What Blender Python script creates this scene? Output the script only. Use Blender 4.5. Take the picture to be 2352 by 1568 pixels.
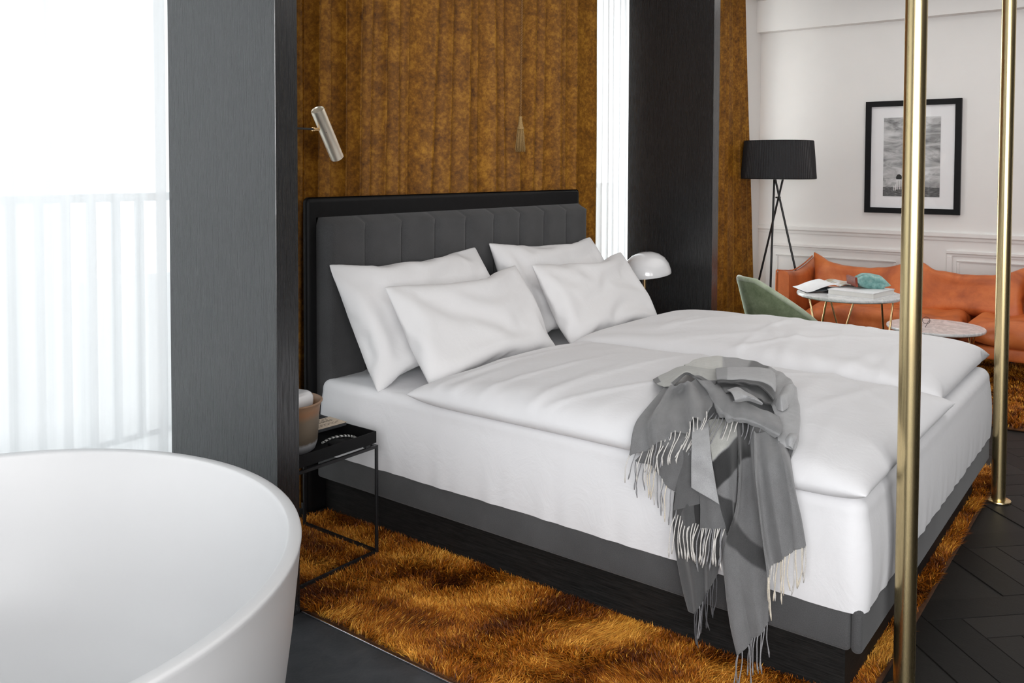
import bpy, bmesh, math, random
import numpy as np
from mathutils import Vector, Matrix
random.seed(4); np.random.seed(4)
for o in list(bpy.data.objects): bpy.data.objects.remove(o)
SC = bpy.context.scene
COL = SC.collection
pi = math.pi

# ------------------------------------------------------------------ camera
YAW, PITCH, ROLL = 0.917598, 0.0339267, 0.00297522
EYE = 1.40
F0 = Vector((math.sin(YAW), math.cos(YAW), 0)); R0 = Vector((math.cos(YAW), -math.sin(YAW), 0)); U0 = Vector((0, 0, 1))
Fv = F0*math.cos(PITCH) - U0*math.sin(PITCH); Uv = U0*math.cos(PITCH) + F0*math.sin(PITCH)
Rv = R0*math.cos(ROLL) + Uv*math.sin(ROLL); Uv = Uv*math.cos(ROLL) - R0*math.sin(ROLL)
cam_data = bpy.data.cameras.new('camera'); cam = bpy.data.objects.new('camera', cam_data); COL.objects.link(cam)
M3 = Matrix((Rv, Uv, -Fv)).transposed()
cam.matrix_world = Matrix.Translation((0, 0, EYE)) @ M3.to_4x4()
cam_data.sensor_fit = 'HORIZONTAL'; cam_data.sensor_width = 36
cam_data.lens = 1990.89/2352*36; cam_data.shift_y = -(784-455.65)/2352
cam_data.clip_start = 0.05; cam_data.clip_end = 200
SC.camera = cam
# ------------------------------------------------------------------ world, light, exposure
W = bpy.data.worlds.new('sky'); SC.world = W; W.use_nodes = True
wn = W.node_tree.nodes; wl = W.node_tree.links
bg = wn['Background']; bg.inputs['Color'].default_value = (0.975, 0.985, 1.0, 1); bg.inputs['Strength'].default_value = 1.35
SC.view_settings.view_transform = 'Standard'; SC.view_settings.look = 'None'
SC.view_settings.exposure = 1.32; SC.view_settings.gamma = 1; SC.view_settings.use_curve_mapping = False
SC.cycles.use_denoising = True
SC.cycles.max_bounces = 10; SC.cycles.diffuse_bounces = 6; SC.cycles.transparent_max_bounces = 16
SC.cycles.caustics_reflective = False; SC.cycles.caustics_refractive = False
SC.cycles.sample_clamp_indirect = 6
def area(name, loc, rot, sx, sy, e, col=(1, 1, 1)):
    l = bpy.data.lights.new(name, 'AREA'); l.shape = 'RECTANGLE'; l.size = sx; l.size_y = sy; l.energy = e; l.color = col
    o = bpy.data.objects.new(name, l); COL.objects.link(o); o.location = loc; o.rotation_euler = rot
    return o
area('fill_rear', (-1.2, -3.45, 1.7), (math.radians(90), 0, 0), 2.4, 2.0, 34, (1, .985, .97))  # unseen fill added in front of the solid rear wall
area('fill_left', (-2.45, -1.45, 1.8), (math.radians(90), 0, math.radians(-90)), 3.2, 2.0, 90, (.99, .99, 1))  # soft fill added at the left wall, which has no window
area('daylight_lamp_window', (6.2, 3.24, 1.4), (math.radians(-90), 0, 0), 1.45, 2.5, 33, (1, .99, .97))
area('overhead_fill', (4.9, .6, 2.80), (0, 0, 0), 4.2, 3.0, 15, (1, .985, .965))  # wide fill added below the ceiling, no fixture there

# ------------------------------------------------------------------ materials
def new_mat(name):
    m = bpy.data.materials.new(name); m.use_nodes = True
    nt = m.node_tree; b = nt.nodes['Principled BSDF']
    return m, nt, b
def N(nt, t, **k):
    n = nt.nodes.new(t)
    for a, v in k.items(): setattr(n, a, v)
    return n
def coords(nt, scale=(1, 1, 1), kind='Object', rot=(0, 0, 0)):
    tc = N(nt, 'ShaderNodeTexCoord'); mp = N(nt, 'ShaderNodeMapping')
    mp.inputs['Scale'].default_value = scale; mp.inputs['Rotation'].default_value = rot
    nt.links.new(tc.outputs[kind], mp.inputs['Vector']); return mp.outputs['Vector']
def noise(nt, vec, sc, det=4, rough=.55, dist=0):
    n = N(nt, 'ShaderNodeTexNoise'); n.inputs['Scale'].default_value = sc; n.inputs['Detail'].default_value = det
    n.inputs['Roughness'].default_value = rough; n.inputs['Distortion'].default_value = dist
    nt.links.new(vec, n.inputs['Vector']); return n.outputs['Fac']
def ramp(nt, fac, stops):
    r = N(nt, 'ShaderNodeValToRGB'); cr = r.color_ramp
    while len(cr.elements) < len(stops): cr.elements.new(.5)
    for e, (p, c) in zip(cr.elements, stops):
        e.position = p; e.color = (c[0], c[1], c[2], 1) if hasattr(c, '__len__') else (c, c, c, 1)
    nt.links.new(fac, r.inputs['Fac']); return r.outputs['Color']
def bump(nt, b, h, strength=.3, dist=.01):
    n = N(nt, 'ShaderNodeBump'); n.inputs['Strength'].default_value = strength; n.inputs['Distance'].default_value = dist
    nt.links.new(h, n.inputs['Height']); nt.links.new(n.outputs['Normal'], b.inputs['Normal'])
def plain(name, col, rough=.5, metal=0, nscale=None, namp=.15, bmp=0, bsc=200, coat=0, spec=.5, stretch=(1, 1, 1), sheen=0, sheencol=None):
    m, nt, b = new_mat(name)
    b.inputs['Base Color'].default_value = (*col, 1); b.inputs['Roughness'].default_value = rough
    b.inputs['Metallic'].default_value = metal; b.inputs['Coat Weight'].default_value = coat
    b.inputs['Specular IOR Level'].default_value = spec
    if sheen:
        b.inputs['Sheen Weight'].default_value = sheen; b.inputs['Sheen Roughness'].default_value = .4
        if sheencol: b.inputs['Sheen Tint'].default_value = (*sheencol, 1)
    v = coords(nt, stretch)
    if nscale:
        f = noise(nt, v, nscale, 5)
        lo = [c*(1-namp) for c in col]; hi = [min(1, c*(1+namp)) for c in col]
        nt.links.new(ramp(nt, f, [(.3, lo), (.7, hi)]), b.inputs['Base Color'])
    if bmp: bump(nt, b, noise(nt, v, bsc, 3), bmp, .004)
    return m
def fabric(name, c1, c2, scale=500, rough=.9, bmp=.35, mott=6, sheen=.15):
    m, nt, b = new_mat(name); v = coords(nt)
    f = noise(nt, v, scale, 2, .7); g = noise(nt, v, mott, 4)
    mx = N(nt, 'ShaderNodeMix', data_type='FLOAT'); mx.inputs[0].default_value = .35
    nt.links.new(f, mx.inputs[2]); nt.links.new(g, mx.inputs[3])
    nt.links.new(ramp(nt, mx.outputs[0], [(.35, c1), (.65, c2)]), b.inputs['Base Color'])
    b.inputs['Roughness'].default_value = rough; b.inputs['Sheen Weight'].default_value = sheen
    b.inputs['Specular IOR Level'].default_value = .25
    bump(nt, b, f, bmp, .002); return m
def black_oak():
    m, nt, b = new_mat('black_stained_oak')
    v = coords(nt, (60, 60, 1.6)); w = coords(nt, (14, 14, .7))
    pores = noise(nt, v, 6, 6, .65); big = noise(nt, w, 3, 5, .6, 1.2)
    p = ramp(nt, pores, [(.38, 0), (.52, 1)])
    mx = N(nt, 'ShaderNodeMix', data_type='FLOAT'); mx.inputs[0].default_value = .35
    nt.links.new(p, mx.inputs[2]); nt.links.new(big, mx.inputs[3])
    nt.links.new(ramp(nt, mx.outputs[0], [(.1, (.003, .003, .0033)), (.9, (.024, .0245, .026))]), b.inputs['Base Color'])
    nt.links.new(ramp(nt, mx.outputs[0], [(0, .36), (1, .2)]), b.inputs['Roughness'])
    b.inputs['Specular IOR Level'].default_value = .9
    bump(nt, b, mx.outputs[0], .16, .002); return m
def black_oak_x():
    m, nt, b = new_mat('black_oak_plinth')
    v = coords(nt, (3, 3, 70)); pores = noise(nt, v, 5, 6, .65)
    nt.links.new(ramp(nt, pores, [(.35, (.004, .004, .004)), (.7, (.02, .019, .018))]), b.inputs['Base Color'])
    b.inputs['Roughness'].default_value = .6; b.inputs['Specular IOR Level'].default_value = .2; bump(nt, b, pores, .3, .003); return m
def velvet(name, dark, mid, light, sheen=.7, sc=38):
    m, nt, b = new_mat(name)
    v = coords(nt, (1, 1, 1)); f = noise(nt, v, sc, 8, .75, .1); g = noise(nt, v, 9, 4, .6, .1)
    mx = N(nt, 'ShaderNodeMix', data_type='FLOAT'); mx.inputs[0].default_value = .38
    nt.links.new(f, mx.inputs[2]); nt.links.new(g, mx.inputs[3])
    c = ramp(nt, mx.outputs[0], [(.36, dark), (.5, mid), (.66, light)])
    nt.links.new(c, b.inputs['Base Color'])
    b.inputs['Roughness'].default_value = .62; b.inputs['Specular IOR Level'].default_value = .3
    b.inputs['Sheen Weight'].default_value = sheen; b.inputs['Sheen Roughness'].default_value = .28
    b.inputs['Sheen Tint'].default_value = (min(1, light[0]*2.4), min(1, light[1]*2.4), min(1, light[2]*2.4), 1)
    bump(nt, b, f, .25, .004); return m
def sheer(name, t=.4, tint=(.95, .96, .97)):
    m = bpy.data.materials.new(name); m.use_nodes = True; nt = m.node_tree; nt.nodes.clear()
    out = N(nt, 'ShaderNodeOutputMaterial'); tr = N(nt, 'ShaderNodeBsdfTransparent'); tl = N(nt, 'ShaderNodeBsdfTranslucent')
    df = N(nt, 'ShaderNodeBsdfDiffuse'); m1 = N(nt, 'ShaderNodeMixShader'); m2 = N(nt, 'ShaderNodeMixShader')
    tl.inputs['Color'].default_value = (*tint, 1); df.inputs['Color'].default_value = (*tint, 1)
    v = coords(nt, (9, 9, .12)); f = noise(nt, v, 4, 2)
    rr = ramp(nt, f, [(.3, 1-t-.04), (.7, 1-t+.04)])
    m1.inputs['Fac'].default_value = .35
    nt.links.new(tl.outputs[0], m1.inputs[1]); nt.links.new(df.outputs[0], m1.inputs[2])
    nt.links.new(rr, m2.inputs['Fac']); nt.links.new(tr.outputs[0], m2.inputs[1]); nt.links.new(m1.outputs[0], m2.inputs[2])
    nt.links.new(m2.outputs[0], out.inputs['Surface']); return m
def glass(name='window_glass', fac=.06, tint=(.95, .97, .97, 1)):
    m = bpy.data.materials.new(name); m.use_nodes = True; nt = m.node_tree; nt.nodes.clear()
    out = N(nt, 'ShaderNodeOutputMaterial'); tr = N(nt, 'ShaderNodeBsdfTransparent'); gl = N(nt, 'ShaderNodeBsdfGlossy'); mx = N(nt, 'ShaderNodeMixShader')
    tr.inputs['Color'].default_value = tint; gl.inputs['Roughness'].default_value = .02; mx.inputs['Fac'].default_value = fac
    nt.links.new(tr.outputs[0], mx.inputs[1]); nt.links.new(gl.outputs[0], mx.inputs[2]); nt.links.new(mx.outputs[0], out.inputs['Surface']); return m
def marble(name='white_marble'):
    m, nt, b = new_mat(name); v = coords(nt, (1, 1, 1)); f = noise(nt, v, 5, 9, .65, 2.2); g = noise(nt, v, 22, 6, .6, .5)
    c = ramp(nt, f, [(.40, (.80, .80, .80)), (.5, (.50, .51, .52)), (.56, (.80, .80, .79))])
    mx = N(nt, 'ShaderNodeMix', data_type='RGBA'); mx.inputs[0].default_value = .35
    nt.links.new(c, mx.inputs[6]); nt.links.new(ramp(nt, g, [(.3, (.62, .63, .63)), (.7, (.85, .85, .84))]), mx.inputs[7])
    nt.links.new(mx.outputs[2], b.inputs['Base Color']); b.inputs['Roughness'].default_value = .22; return m
def leather():
    m, nt, b = new_mat('tan_leather'); v = coords(nt); f = noise(nt, v, 4, 6, .6, .5); g = noise(nt, v, 160, 4)
    nt.links.new(ramp(nt, f, [(.3, (.33, .072, .018)), (.5, (.53, .132, .032)), (.72, (.68, .21, .060))]), b.inputs['Base Color'])
    b.inputs['Roughness'].default_value = .45; b.inputs['Specular IOR Level'].default_value = .42; bump(nt, b, g, .22, .004); return m
def brass(name, col, rough=.3, axis_stretch=(1, 1, .02)):
    m, nt, b = new_mat(name); v = coords(nt, axis_stretch); f = noise(nt, v, 120, 2)
    b.inputs['Metallic'].default_value = 1; b.inputs['Base Color'].default_value = (*col, 1)
    nt.links.new(ramp(nt, f, [(.3, rough-.02), (.7, rough+.03)]), b.inputs['Roughness']); return m
def slate():
    m, nt, b = new_mat('dark_slate'); v = coords(nt); f = noise(nt, v, 9, 8, .7, .6); g = noise(nt, v, 90, 4)
    nt.links.new(ramp(nt, f, [(.3, (.026, .029, .033)), (.7, (.058, .063, .070))]), b.inputs['Base Color'])
    b.inputs['Roughness'].default_value = .55; bump(nt, b, g, .25, .004); return m
def plank_mat():
    m, nt, b = new_mat('dark_stained_parquet')
    v = coords(nt, (70, 4, 4)); f = noise(nt, v, 4, 6, .6)
    oi = N(nt, 'ShaderNodeObjectInfo')
    ad = N(nt, 'ShaderNodeMath', operation='MULTIPLY_ADD'); ad.inputs[1].default_value = .5
    nt.links.new(oi.outputs['Random'], ad.inputs[0]); nt.links.new(f, ad.inputs[2])
    nt.links.new(ramp(nt, ad.outputs[0], [(.3, (.006, .0058, .0055)), (.95, (.020, .0185, .017))]), b.inputs['Base Color'])
    b.inputs['Roughness'].default_value = .5; b.inputs['Specular IOR Level'].default_value = .15; bump(nt, b, f, .2, .002); return m
def vcol_mat(name, attr='Col', rough=.5, sheen=.5, spec=.4, tint=(1, .8, .4)):
    m, nt, b = new_mat(name); a = N(nt, 'ShaderNodeAttribute'); a.attribute_name = attr
    nt.links.new(a.outputs['Color'], b.inputs['Base Color']); b.inputs['Roughness'].default_value = rough
    b.inputs['Sheen Weight'].default_value = sheen; b.inputs['Specular IOR Level'].default_value = spec
    b.inputs['Sheen Tint'].default_value = (*tint, 1); return m
def cotton(name='white_cotton', c=(.80, .80, .815)):
    m, nt, b = new_mat(name); v = coords(nt); g = noise(nt, v, 9, 5, .6, .8); f = noise(nt, v, 700, 2)
    b.inputs['Base Color'].default_value = (*c, 1); b.inputs['Roughness'].default_value = .75
    b.inputs['Sheen Weight'].default_value = .1; b.inputs['Specular IOR Level'].default_value = .25
    ad = N(nt, 'ShaderNodeMath', operation='MULTIPLY_ADD'); ad.inputs[1].default_value = .04
    nt.links.new(f, ad.inputs[0]); nt.links.new(g, ad.inputs[2]); bump(nt, b, ad.outputs[0], .25, .012); return m

OAK = black_oak(); PLINTH = black_oak_x()
MUSTARD = velvet('mustard_velvet', (.085, .029, .002), (.235, .092, .006), (.50, .23, .022), .7, 48)
SHEER = sheer('white_voile', .17); SHEER2 = sheer('white_voile_dense', .20)
GLASS = glass(); MARBLE = marble(); LEATHER = leather()
BRASS = brass('brushed_brass', (.74, .59, .32), .27); BRASS_L = brass('pale_brass', (.92, .86, .73), .42); BRASS_T = brass('thin_brass', (.78, .53, .28), .22)
SLATE = slate(); PARQ = plank_mat(); COTTON = cotton(); COTTON2 = cotton('white_pillow_cotton', (.79, .785, .79))
CHAR = fabric('charcoal_wool', (.044, .044, .045), (.080, .080, .082)); CHAR2 = fabric('charcoal_wool_base', (.050, .050, .051), (.092, .092, .094))
BLACK = plain('black_lacquer', (.005, .005, .0055), .5, nscale=40, namp=.2, spec=.2)
BLACKM = plain('black_metal', (.012, .012, .013), .38, nscale=60, namp=.2)
WALLM = plain('white_wall_paint', (.80, .785, .765), .85, nscale=3, namp=.015, bmp=.05, bsc=300)
CEILM = plain('ceiling_paint', (.82, .81, .80), .9, nscale=3, namp=.01)
DARKW = plain('dimmed_unseen_wall', (.07, .066, .064), .9, nscale=3, namp=.02)  # unseen walls coloured near black to keep reflections dark
ACRYL = plain('matt_white_mineral', (.71, .713, .72), .42, nscale=4, namp=.008)
STEEL = plain('satin_steel', (.62, .62, .62), .28, metal=1, nscale=80, namp=.05)
GREEN = velvet('sage_velvet', (.13, .17, .095), (.20, .25, .15), (.30, .36, .24), .8, 20)
GREENR = velvet('sage_velvet_rim', (.30, .36, .25), (.40, .46, .34), (.48, .54, .42), .8, 20)
ENAMEL = plain('white_enamel', (.78, .78, .79), .12, nscale=5, namp=.01, coat=.5)
SHADEM = plain('black_pleated_fabric', (.016, .016, .018), .8, nscale=90, namp=.25, sheen=.3)
RAILM = plain('grey_railing', (.78, .78, .79), .5, nscale=30, namp=.1)
BLDG = plain('pale_render', (.45, .45, .45), .9, nscale=2, namp=.06)
BLDG_W = plain('far_window', (.22, .24, .27), .3, nscale=2, namp=.2)
FRAMEM = plain('window_frame_paint', (.10, .10, .105), .5, nscale=20, namp=.1)

# ------------------------------------------------------------------ mesh helpers
WLOC = {}
class MB:
    def __init__(s): s.v = []; s.f = []; s.uv = None
    def add(s, v, f):
        o = len(s.v); s.v += [tuple(p) for p in v]; s.f += [tuple(i+o for i in q) for q in f]; return s
    def box(s, x0, x1, y0, y1, z0, z1, bev=0, seg=2, M=None):
        if bev:
            bm = bmesh.new(); bmesh.ops.create_cube(bm, size=1)
            for v in bm.verts: v.co = Vector(((x0+x1)/2+v.co.x*(x1-x0), (y0+y1)/2+v.co.y*(y1-y0), (z0+z1)/2+v.co.z*(z1-z0)))
            bmesh.ops.bevel(bm, geom=bm.edges[:], offset=bev, segments=seg, affect='EDGES', profile=.5)
            bm.verts.index_update(); v = [q.co[:] for q in bm.verts]; f = [[q.index for q in p.verts] for p in bm.faces]; bm.free()
        else:
            v = [(x, y, z) for z in (z0, z1) for y in (y0, y1) for x in (x0, x1)]
            f = [(0, 2, 3, 1), (4, 5, 7, 6), (0, 1, 5, 4), (1, 3, 7, 5), (3, 2, 6, 7), (2, 0, 4, 6)]
        if M is not None: v = [tuple(M @ Vector(p)) for p in v]
        return s.add(v, f)
    def tube(s, path, r, n=10, cap=True):
        P = [Vector(p) for p in path]; rs = r if hasattr(r, '__len__') else [r]*len(P)
        v = []; f = []; up = None
        for i, p in enumerate(P):
            t = (P[min(i+1, len(P)-1)]-P[max(i-1, 0)]).normalized()
            if up is None:
                up = Vector((0, 0, 1)) if abs(t.z) < .9 else Vector((1, 0, 0))
            a = t.cross(up).normalized(); up = a.cross(t).normalized()
            for k in range(n):
                q = 2*pi*k/n; v.append(p+(a*math.cos(q)+up*math.sin(q))*rs[i])
        for i in range(len(P)-1):
            for k in range(n): f.append((i*n+k, i*n+(k+1) % n, (i+1)*n+(k+1) % n, (i+1)*n+k))
        if cap: f.append(tuple(range(n))[::-1]); f.append(tuple((len(P)-1)*n+k for k in range(n)))
        return s.add(v, f)
    def lathe(s, prof, c, n=48, axis=None, close=False):
        v = []; f = []; c = Vector(c)
        rot = Vector((0, 0, 1)).rotation_difference(Vector(axis)).to_matrix() if axis is not None else Matrix.Identity(3)
        for r, z in prof:
            for k in range(n):
                q = 2*pi*k/n; v.append(c+rot @ Vector((r*math.cos(q), r*math.sin(q), z)))
        m = len(prof)
        for i in range(m-1):
            for k in range(n): f.append((i*n+k, i*n+(k+1) % n, (i+1)*n+(k+1) % n, (i+1)*n+k))
        if not close:
            if prof[0][0] > 1e-5: f.append(tuple(range(n))[::-1])
            if prof[-1][0] > 1e-5: f.append(tuple((m-1)*n+k for k in range(n)))
        return s.add(v, f)
    def grid(s, G, flip=False):
        nx, ny = G.shape[:2]; v = G.reshape(-1, 3).tolist()
        f = [(i*ny+j, (i+1)*ny+j, (i+1)*ny+j+1, i*ny+j+1) for i in range(nx-1) for j in range(ny-1)]
        if flip: f = [q[::-1] for q in f]
        return s.add(v, f)
    def prism(s, poly, d0, d1, axis='y'):
        n = len(poly)
        mk = {'y': lambda a, b, d: (a, d, b), 'x': lambda a, b, d: (d, a, b), 'z': lambda a, b, d: (a, b, d)}[axis]
        v = [mk(a, b, d0) for a, b in poly]+[mk(a, b, d1) for a, b in poly]
        f = [tuple(range(n)), tuple(range(2*n-1, n-1, -1))]+[(i, n+i, n+(i+1) % n, (i+1) % n) for i in range(n)]
        return s.add(v, f)
    def build(s, name, mat, parent=None, smooth=False, sub=0, solid=0, kind=None, fix=True, auto=None):
        V = np.array(s.v, dtype='f8')
        if parent is not None: off = Vector(WLOC[parent.name])
        else: off = Vector(((V[:, 0].min()+V[:, 0].max())/2, (V[:, 1].min()+V[:, 1].max())/2, V[:, 2].min()))
        me = bpy.data.meshes.new(name); me.from_pydata((V-np.array(off)).tolist(), [], s.f)
        if fix:
            bm = bmesh.new(); bm.from_mesh(me); bmesh.ops.recalc_face_normals(bm, faces=bm.faces[:]); bm.to_mesh(me); bm.free()
        if smooth or auto: me.polygons.foreach_set('use_smooth', [True]*len(me.polygons))
        if s.uv is not None:
            l = me.uv_layers.new(name='UVMap'); li = np.empty(len(me.loops), dtype='i4'); me.loops.foreach_get('vertex_index', li)
            l.data.foreach_set('uv', np.array(s.uv, dtype='f4')[li].ravel())
        me.materials.append(mat)
        o = bpy.data.objects.new(name, me); COL.objects.link(o)
        if auto: me.set_sharp_from_angle(angle=math.radians(auto))
        if solid: md = o.modifiers.new('thick', 'SOLIDIFY'); md.thickness = solid; md.offset = 0
        if sub: md = o.modifiers.new('sub', 'SUBSURF'); md.levels = sub; md.render_levels = sub
        if parent is not None:
            o.parent = parent; WLOC[o.name] = WLOC[parent.name]
        else:
            o.location = off; WLOC[o.name] = tuple(off)
        if kind: o['kind'] = kind
        return o
def tag(o, label, cat=None, group=None, kind=None):
    o['label'] = label
    if cat: o['category'] = cat
    if group: o['group'] = group
    if kind: o['kind'] = kind
    return o
def thing(name, loc, label, cat, group=None):
    o = bpy.data.objects.new(name, None); COL.objects.link(o); o.location = loc; o.empty_display_size = .1
    WLOC[o.name] = tuple(loc); return tag(o, label, cat, group)
def struct(o, label, cat='setting'):
    o['kind'] = 'structure'; o['label'] = label; o['category'] = cat; return o
def copy_tree(o, loc, label=None, parent=None):
    c = o.copy(); COL.objects.link(c)
    if parent is None:
        c.location = loc; WLOC[c.name] = tuple(loc)
        if label: c['label'] = label
    else:
        c.parent = parent; WLOC[c.name] = WLOC[parent.name]
    for ch in list(o.children): copy_tree(ch, None, None, c)
    return c
def cr(P, n):
    """Catmull-Rom through control points along axis 0, n samples"""
    P = np.asarray(P, float); m = len(P)
    Q = np.concatenate([2*P[:1]-P[1:2], P, 2*P[-1:]-P[-2:-1]])
    t = np.linspace(0, m-1, n); i = np.clip(t.astype(int), 0, m-2); u = (t-i).reshape((-1,)+(1,)*(P.ndim-1))
    a, b, c, d = Q[i], Q[i+1], Q[i+2], Q[i+3]
    return .5*(2*b+(c-a)*u+(2*a-5*b+4*c-d)*u*u+(3*b-a-3*c+d)*u**3)
def patch(C, n, m): return np.swapaxes(cr(np.swapaxes(cr(C, n), 0, 1), m), 0, 1)
# ------------------------------------------------------------------ stuffed textiles: two sewn sheets inflated with inextensible threads
def inflate(L,W,nx,ny,press,steps,seed,grav=0.,collide=None,iters=12,bend=.12,z0=0.,noise=.004,shape=None,stretch=1.0,prof=.06,vol=None,hyd=0.,crumple=0.,wrinkle=None):
    rng=np.random.RandomState(seed)
    gi,gj=np.meshgrid(np.arange(nx+1),np.arange(ny+1),indexing='ij')
    N=(nx+1)*(ny+1);x=(gi/nx-.5)*L;y=(gj/ny-.5)*W
    bmask=(gi==0)|(gi==nx)|(gj==0)|(gj==ny)
    idt=np.arange(N).reshape(nx+1,ny+1);idb=idt.copy();k=N+np.arange((~bmask).sum());idb[~bmask]=k
    M=N+len(k)
    P=np.zeros((M,3));P[:N,0]=x.ravel();P[:N,1]=y.ravel()
    P[idb.ravel(),0]=x.ravel();P[idb.ravel(),1]=y.ravel()
    R=P.copy()
    dome=np.abs(np.sin(np.pi*gi/nx)*np.sin(np.pi*gj/ny))**.5*prof
    # low frequency noise
    def lf(n=5):
        a=np.zeros_like(x)
        for _ in range(n):
            fx,fy=rng.uniform(1,6,2);a+=np.sin(fx*gi/nx*6.28+rng.uniform(0,6.28))*np.sin(fy*gj/ny*6.28+rng.uniform(0,6.28))
        return a/n
    P[idb.ravel(),2]=-dome.ravel()*(~bmask).ravel()
    P[idt.ravel(),2]=(dome+noise*lf()*3+rng.uniform(-1,1,dome.shape)*noise*.3).ravel()*(~bmask).ravel()
    P[:,2]+=z0
    if shape is not None: P=shape(P)
    cons=[]
    for ids in(idt,idb):
        for (di,dj,w) in((1,0,1),(0,1,1),(1,1,.5),(1,-1,.5)):
            for par in(0,1):
                A=[];
                i0=np.arange(0,nx+1-di);j0=np.arange(max(0,-dj),ny+1-max(0,dj))
                ii,jj=np.meshgrid(i0,j0,indexing='ij')
                sel=((ii%2)==par) if di else ((jj%2)==par)
                a=ids[ii[sel],jj[sel]];b=ids[ii[sel]+di,jj[sel]+dj]
                keep=(a<N)&(b<N)&(ids is idb)
                r=np.linalg.norm(R[a]-R[b],axis=1)*stretch
                cons.append((a,b,r,w))
        # bending (skip one)
        for di,dj in((2,0),(0,2)):
            for par in range(4):
                ii,jj=np.meshgrid(np.arange(nx+1-di),np.arange(ny+1-dj),indexing='ij')
                sel=((ii%4)==par) if di else ((jj%4)==par)
                a=ids[ii[sel],jj[sel]];b=ids[ii[sel]+di,jj[sel]+dj]
                cons.append((a,b,np.linalg.norm(R[a]-R[b],axis=1),-bend))
    Q=[]
    for s,ids in((1,idt),(-1,idb)):
        q=np.stack([ids[:-1,:-1],ids[1:,:-1],ids[1:,1:],ids[:-1,1:]],-1).reshape(-1,4)
        Q.append(q if s>0 else q[:,::-1])
    Q=np.concatenate(Q)
    if wrinkle is not None: P=P+wrinkle(R)
    Vv=np.zeros_like(P)
    for st in range(steps):
        n=np.cross(P[Q[:,2]]-P[Q[:,0]],P[Q[:,3]]-P[Q[:,1]])*.5
        Fv=np.zeros_like(P)
        for c in range(4): np.add.at(Fv,Q[:,c],n*.25)
        cell=L/nx*W/ny
        pe=press
        if vol is not None:
            cen=P[Q].mean(1);vv=(cen*n).sum()/3;pe=press*np.clip((vol-vv)/vol*3,-1.,1)
        acc=Fv/cell*pe*(1-hyd*R[:,1:2]/W)
        acc[:,2]-=grav
        Vv=Vv*.9+acc
        P0=P.copy();P=P+Vv
        for it in range(iters):
            for a,b,r,w in cons:
                d=P[b]-P[a];l=np.linalg.norm(d,axis=1)+1e-9
                if w<0: # bending: only resist compression
                    c=np.where(l<r,(l-r),0)*(-w)
                else:
                    e=l-r;c=np.where(e>0,e,e*.35)*w
                dd=d*(c/l*.5)[:,None]
                P[a]+=dd;P[b]-=dd
            if collide is not None: collide(P,P0)
        Vv=P-P0
    return P,idt,idb,Q
# ------------------------------------------------------------------ the room
CEIL = 2.876
struct(MB().box(-2.6, 1.7335, -3.6, 3.3, -.12, 0).build('floor', SLATE), 'dark slate floor of the bath area beside the bed', 'floor')
fl = struct(MB().box(1.742, 7.6, -3.6, 3.3, -.12, -.012).build('floor', BLACKM), 'black herringbone parquet floor beyond the bed foot', 'floor')
def herringbone():
    L, w = .46, .115; g = .0016; k = 0; base = None
    c45 = math.sqrt(.5); step = w
    for a in range(-30, 40):
        for b in range(-14, 16):
            for d in (0, 1):
                # herringbone lattice in a frame turned 45 degrees
                ox = a*w + b*L; oy = a*w - b*L
                if d == 0: x0, x1, y0, y1 = ox, ox+L, oy, oy+w
                else: x0, x1, y0, y1 = ox-w, ox, oy, oy+L
                cx, cy = (x0+x1)/2, (y0+y1)/2
                X = 4.6+(cx-cy)*c45; Y = -.15+(cx+cy)*c45
                inA = 2.05 < X < 5.9 and -1.0 < Y < .62
                inB = 4.35 < X < 7.3 and -.2 < Y < 2.9 and not (5.35 < X < 7.0 and Y < 2.2)
                if not (inA or inB) or k >= 296: continue
                mb = MB(); mb.box(g/2-(x1-x0)/2, (x1-x0)/2-g/2, g/2-(y1-y0)/2, (y1-y0)/2-g/2, -.012, 0, .0015, 1, Matrix.Rotation(pi/4, 4, 'Z'))
                if d not in PK:
                    o = mb.build('plank', PARQ, fl); PK[d] = o.data
                    o.location = Vector((X, Y, 0)); WL = WLOC['floor.001']
                    o.data.transform(Matrix.Translation(Vector(WL)))
                    o.location = Vector((X, Y, 0))-Vector(WL)
                else:
                    o = bpy.data.objects.new('plank', PK[d]); COL.objects.link(o); o.parent = fl
                    o.location = Vector((X, Y, 0))-Vector(WLOC['floor.001'])
                o.rotation_euler = (0, 0, 0); k += 1
    return k
PK = {}
herringbone()
mb = MB().box(1.742, 7.6, -3.6, 3.3, -.0121, -.0035); o = mb.build('subfloor', PARQ, fl)
struct(MB().box(1.7340, 1.7410, -3.6, 2.16, -.06, .005, .001, 1).build('trim_1', STEEL), 'thin steel strip between the slate floor and the amber rug', 'trim')
struct(MB().box(-2.7, 7.7, -3.7, 3.35, CEIL, CEIL+.15).build('ceiling', CEILM), 'white painted ceiling', 'ceiling')
# right wall with picture, bulkhead beam and mouldings
XW = 7.49
wr = struct(MB().box(XW, XW+.15, -3.6, 3.3, 0, CEIL).build('wall_right', WALLM), 'off-white wall behind the leather sofa', 'wall')
MB().box(XW-.10, XW+.01, -3.6, 2.95, 2.604, CEIL).build('bulkhead', WALLM, wr)
prof = lambda z0, z1, d: [(XW, z0), (XW-d*.45, z0), (XW-d*.6, z0+(z1-z0)*.3), (XW-d, z0+(z1-z0)*.5), (XW-d, z1-.004), (XW-d*.8, z1), (XW, z1)]
def rail(z0, z1, d, y0, y1, nm='moulding'):
    p = prof(z0, z1, d); v = [(x, y0, z) for x, z in p]+[(x, y1, z) for x, z in p]; n = len(p)
    f = [(i, (i+1) % n, n+(i+1) % n, n+i) for i in range(n)]+[tuple(range(n)), tuple(range(2*n-1, n-1, -1))]
    return MB().add(v, f).build(nm, WALLM, wr)
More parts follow.
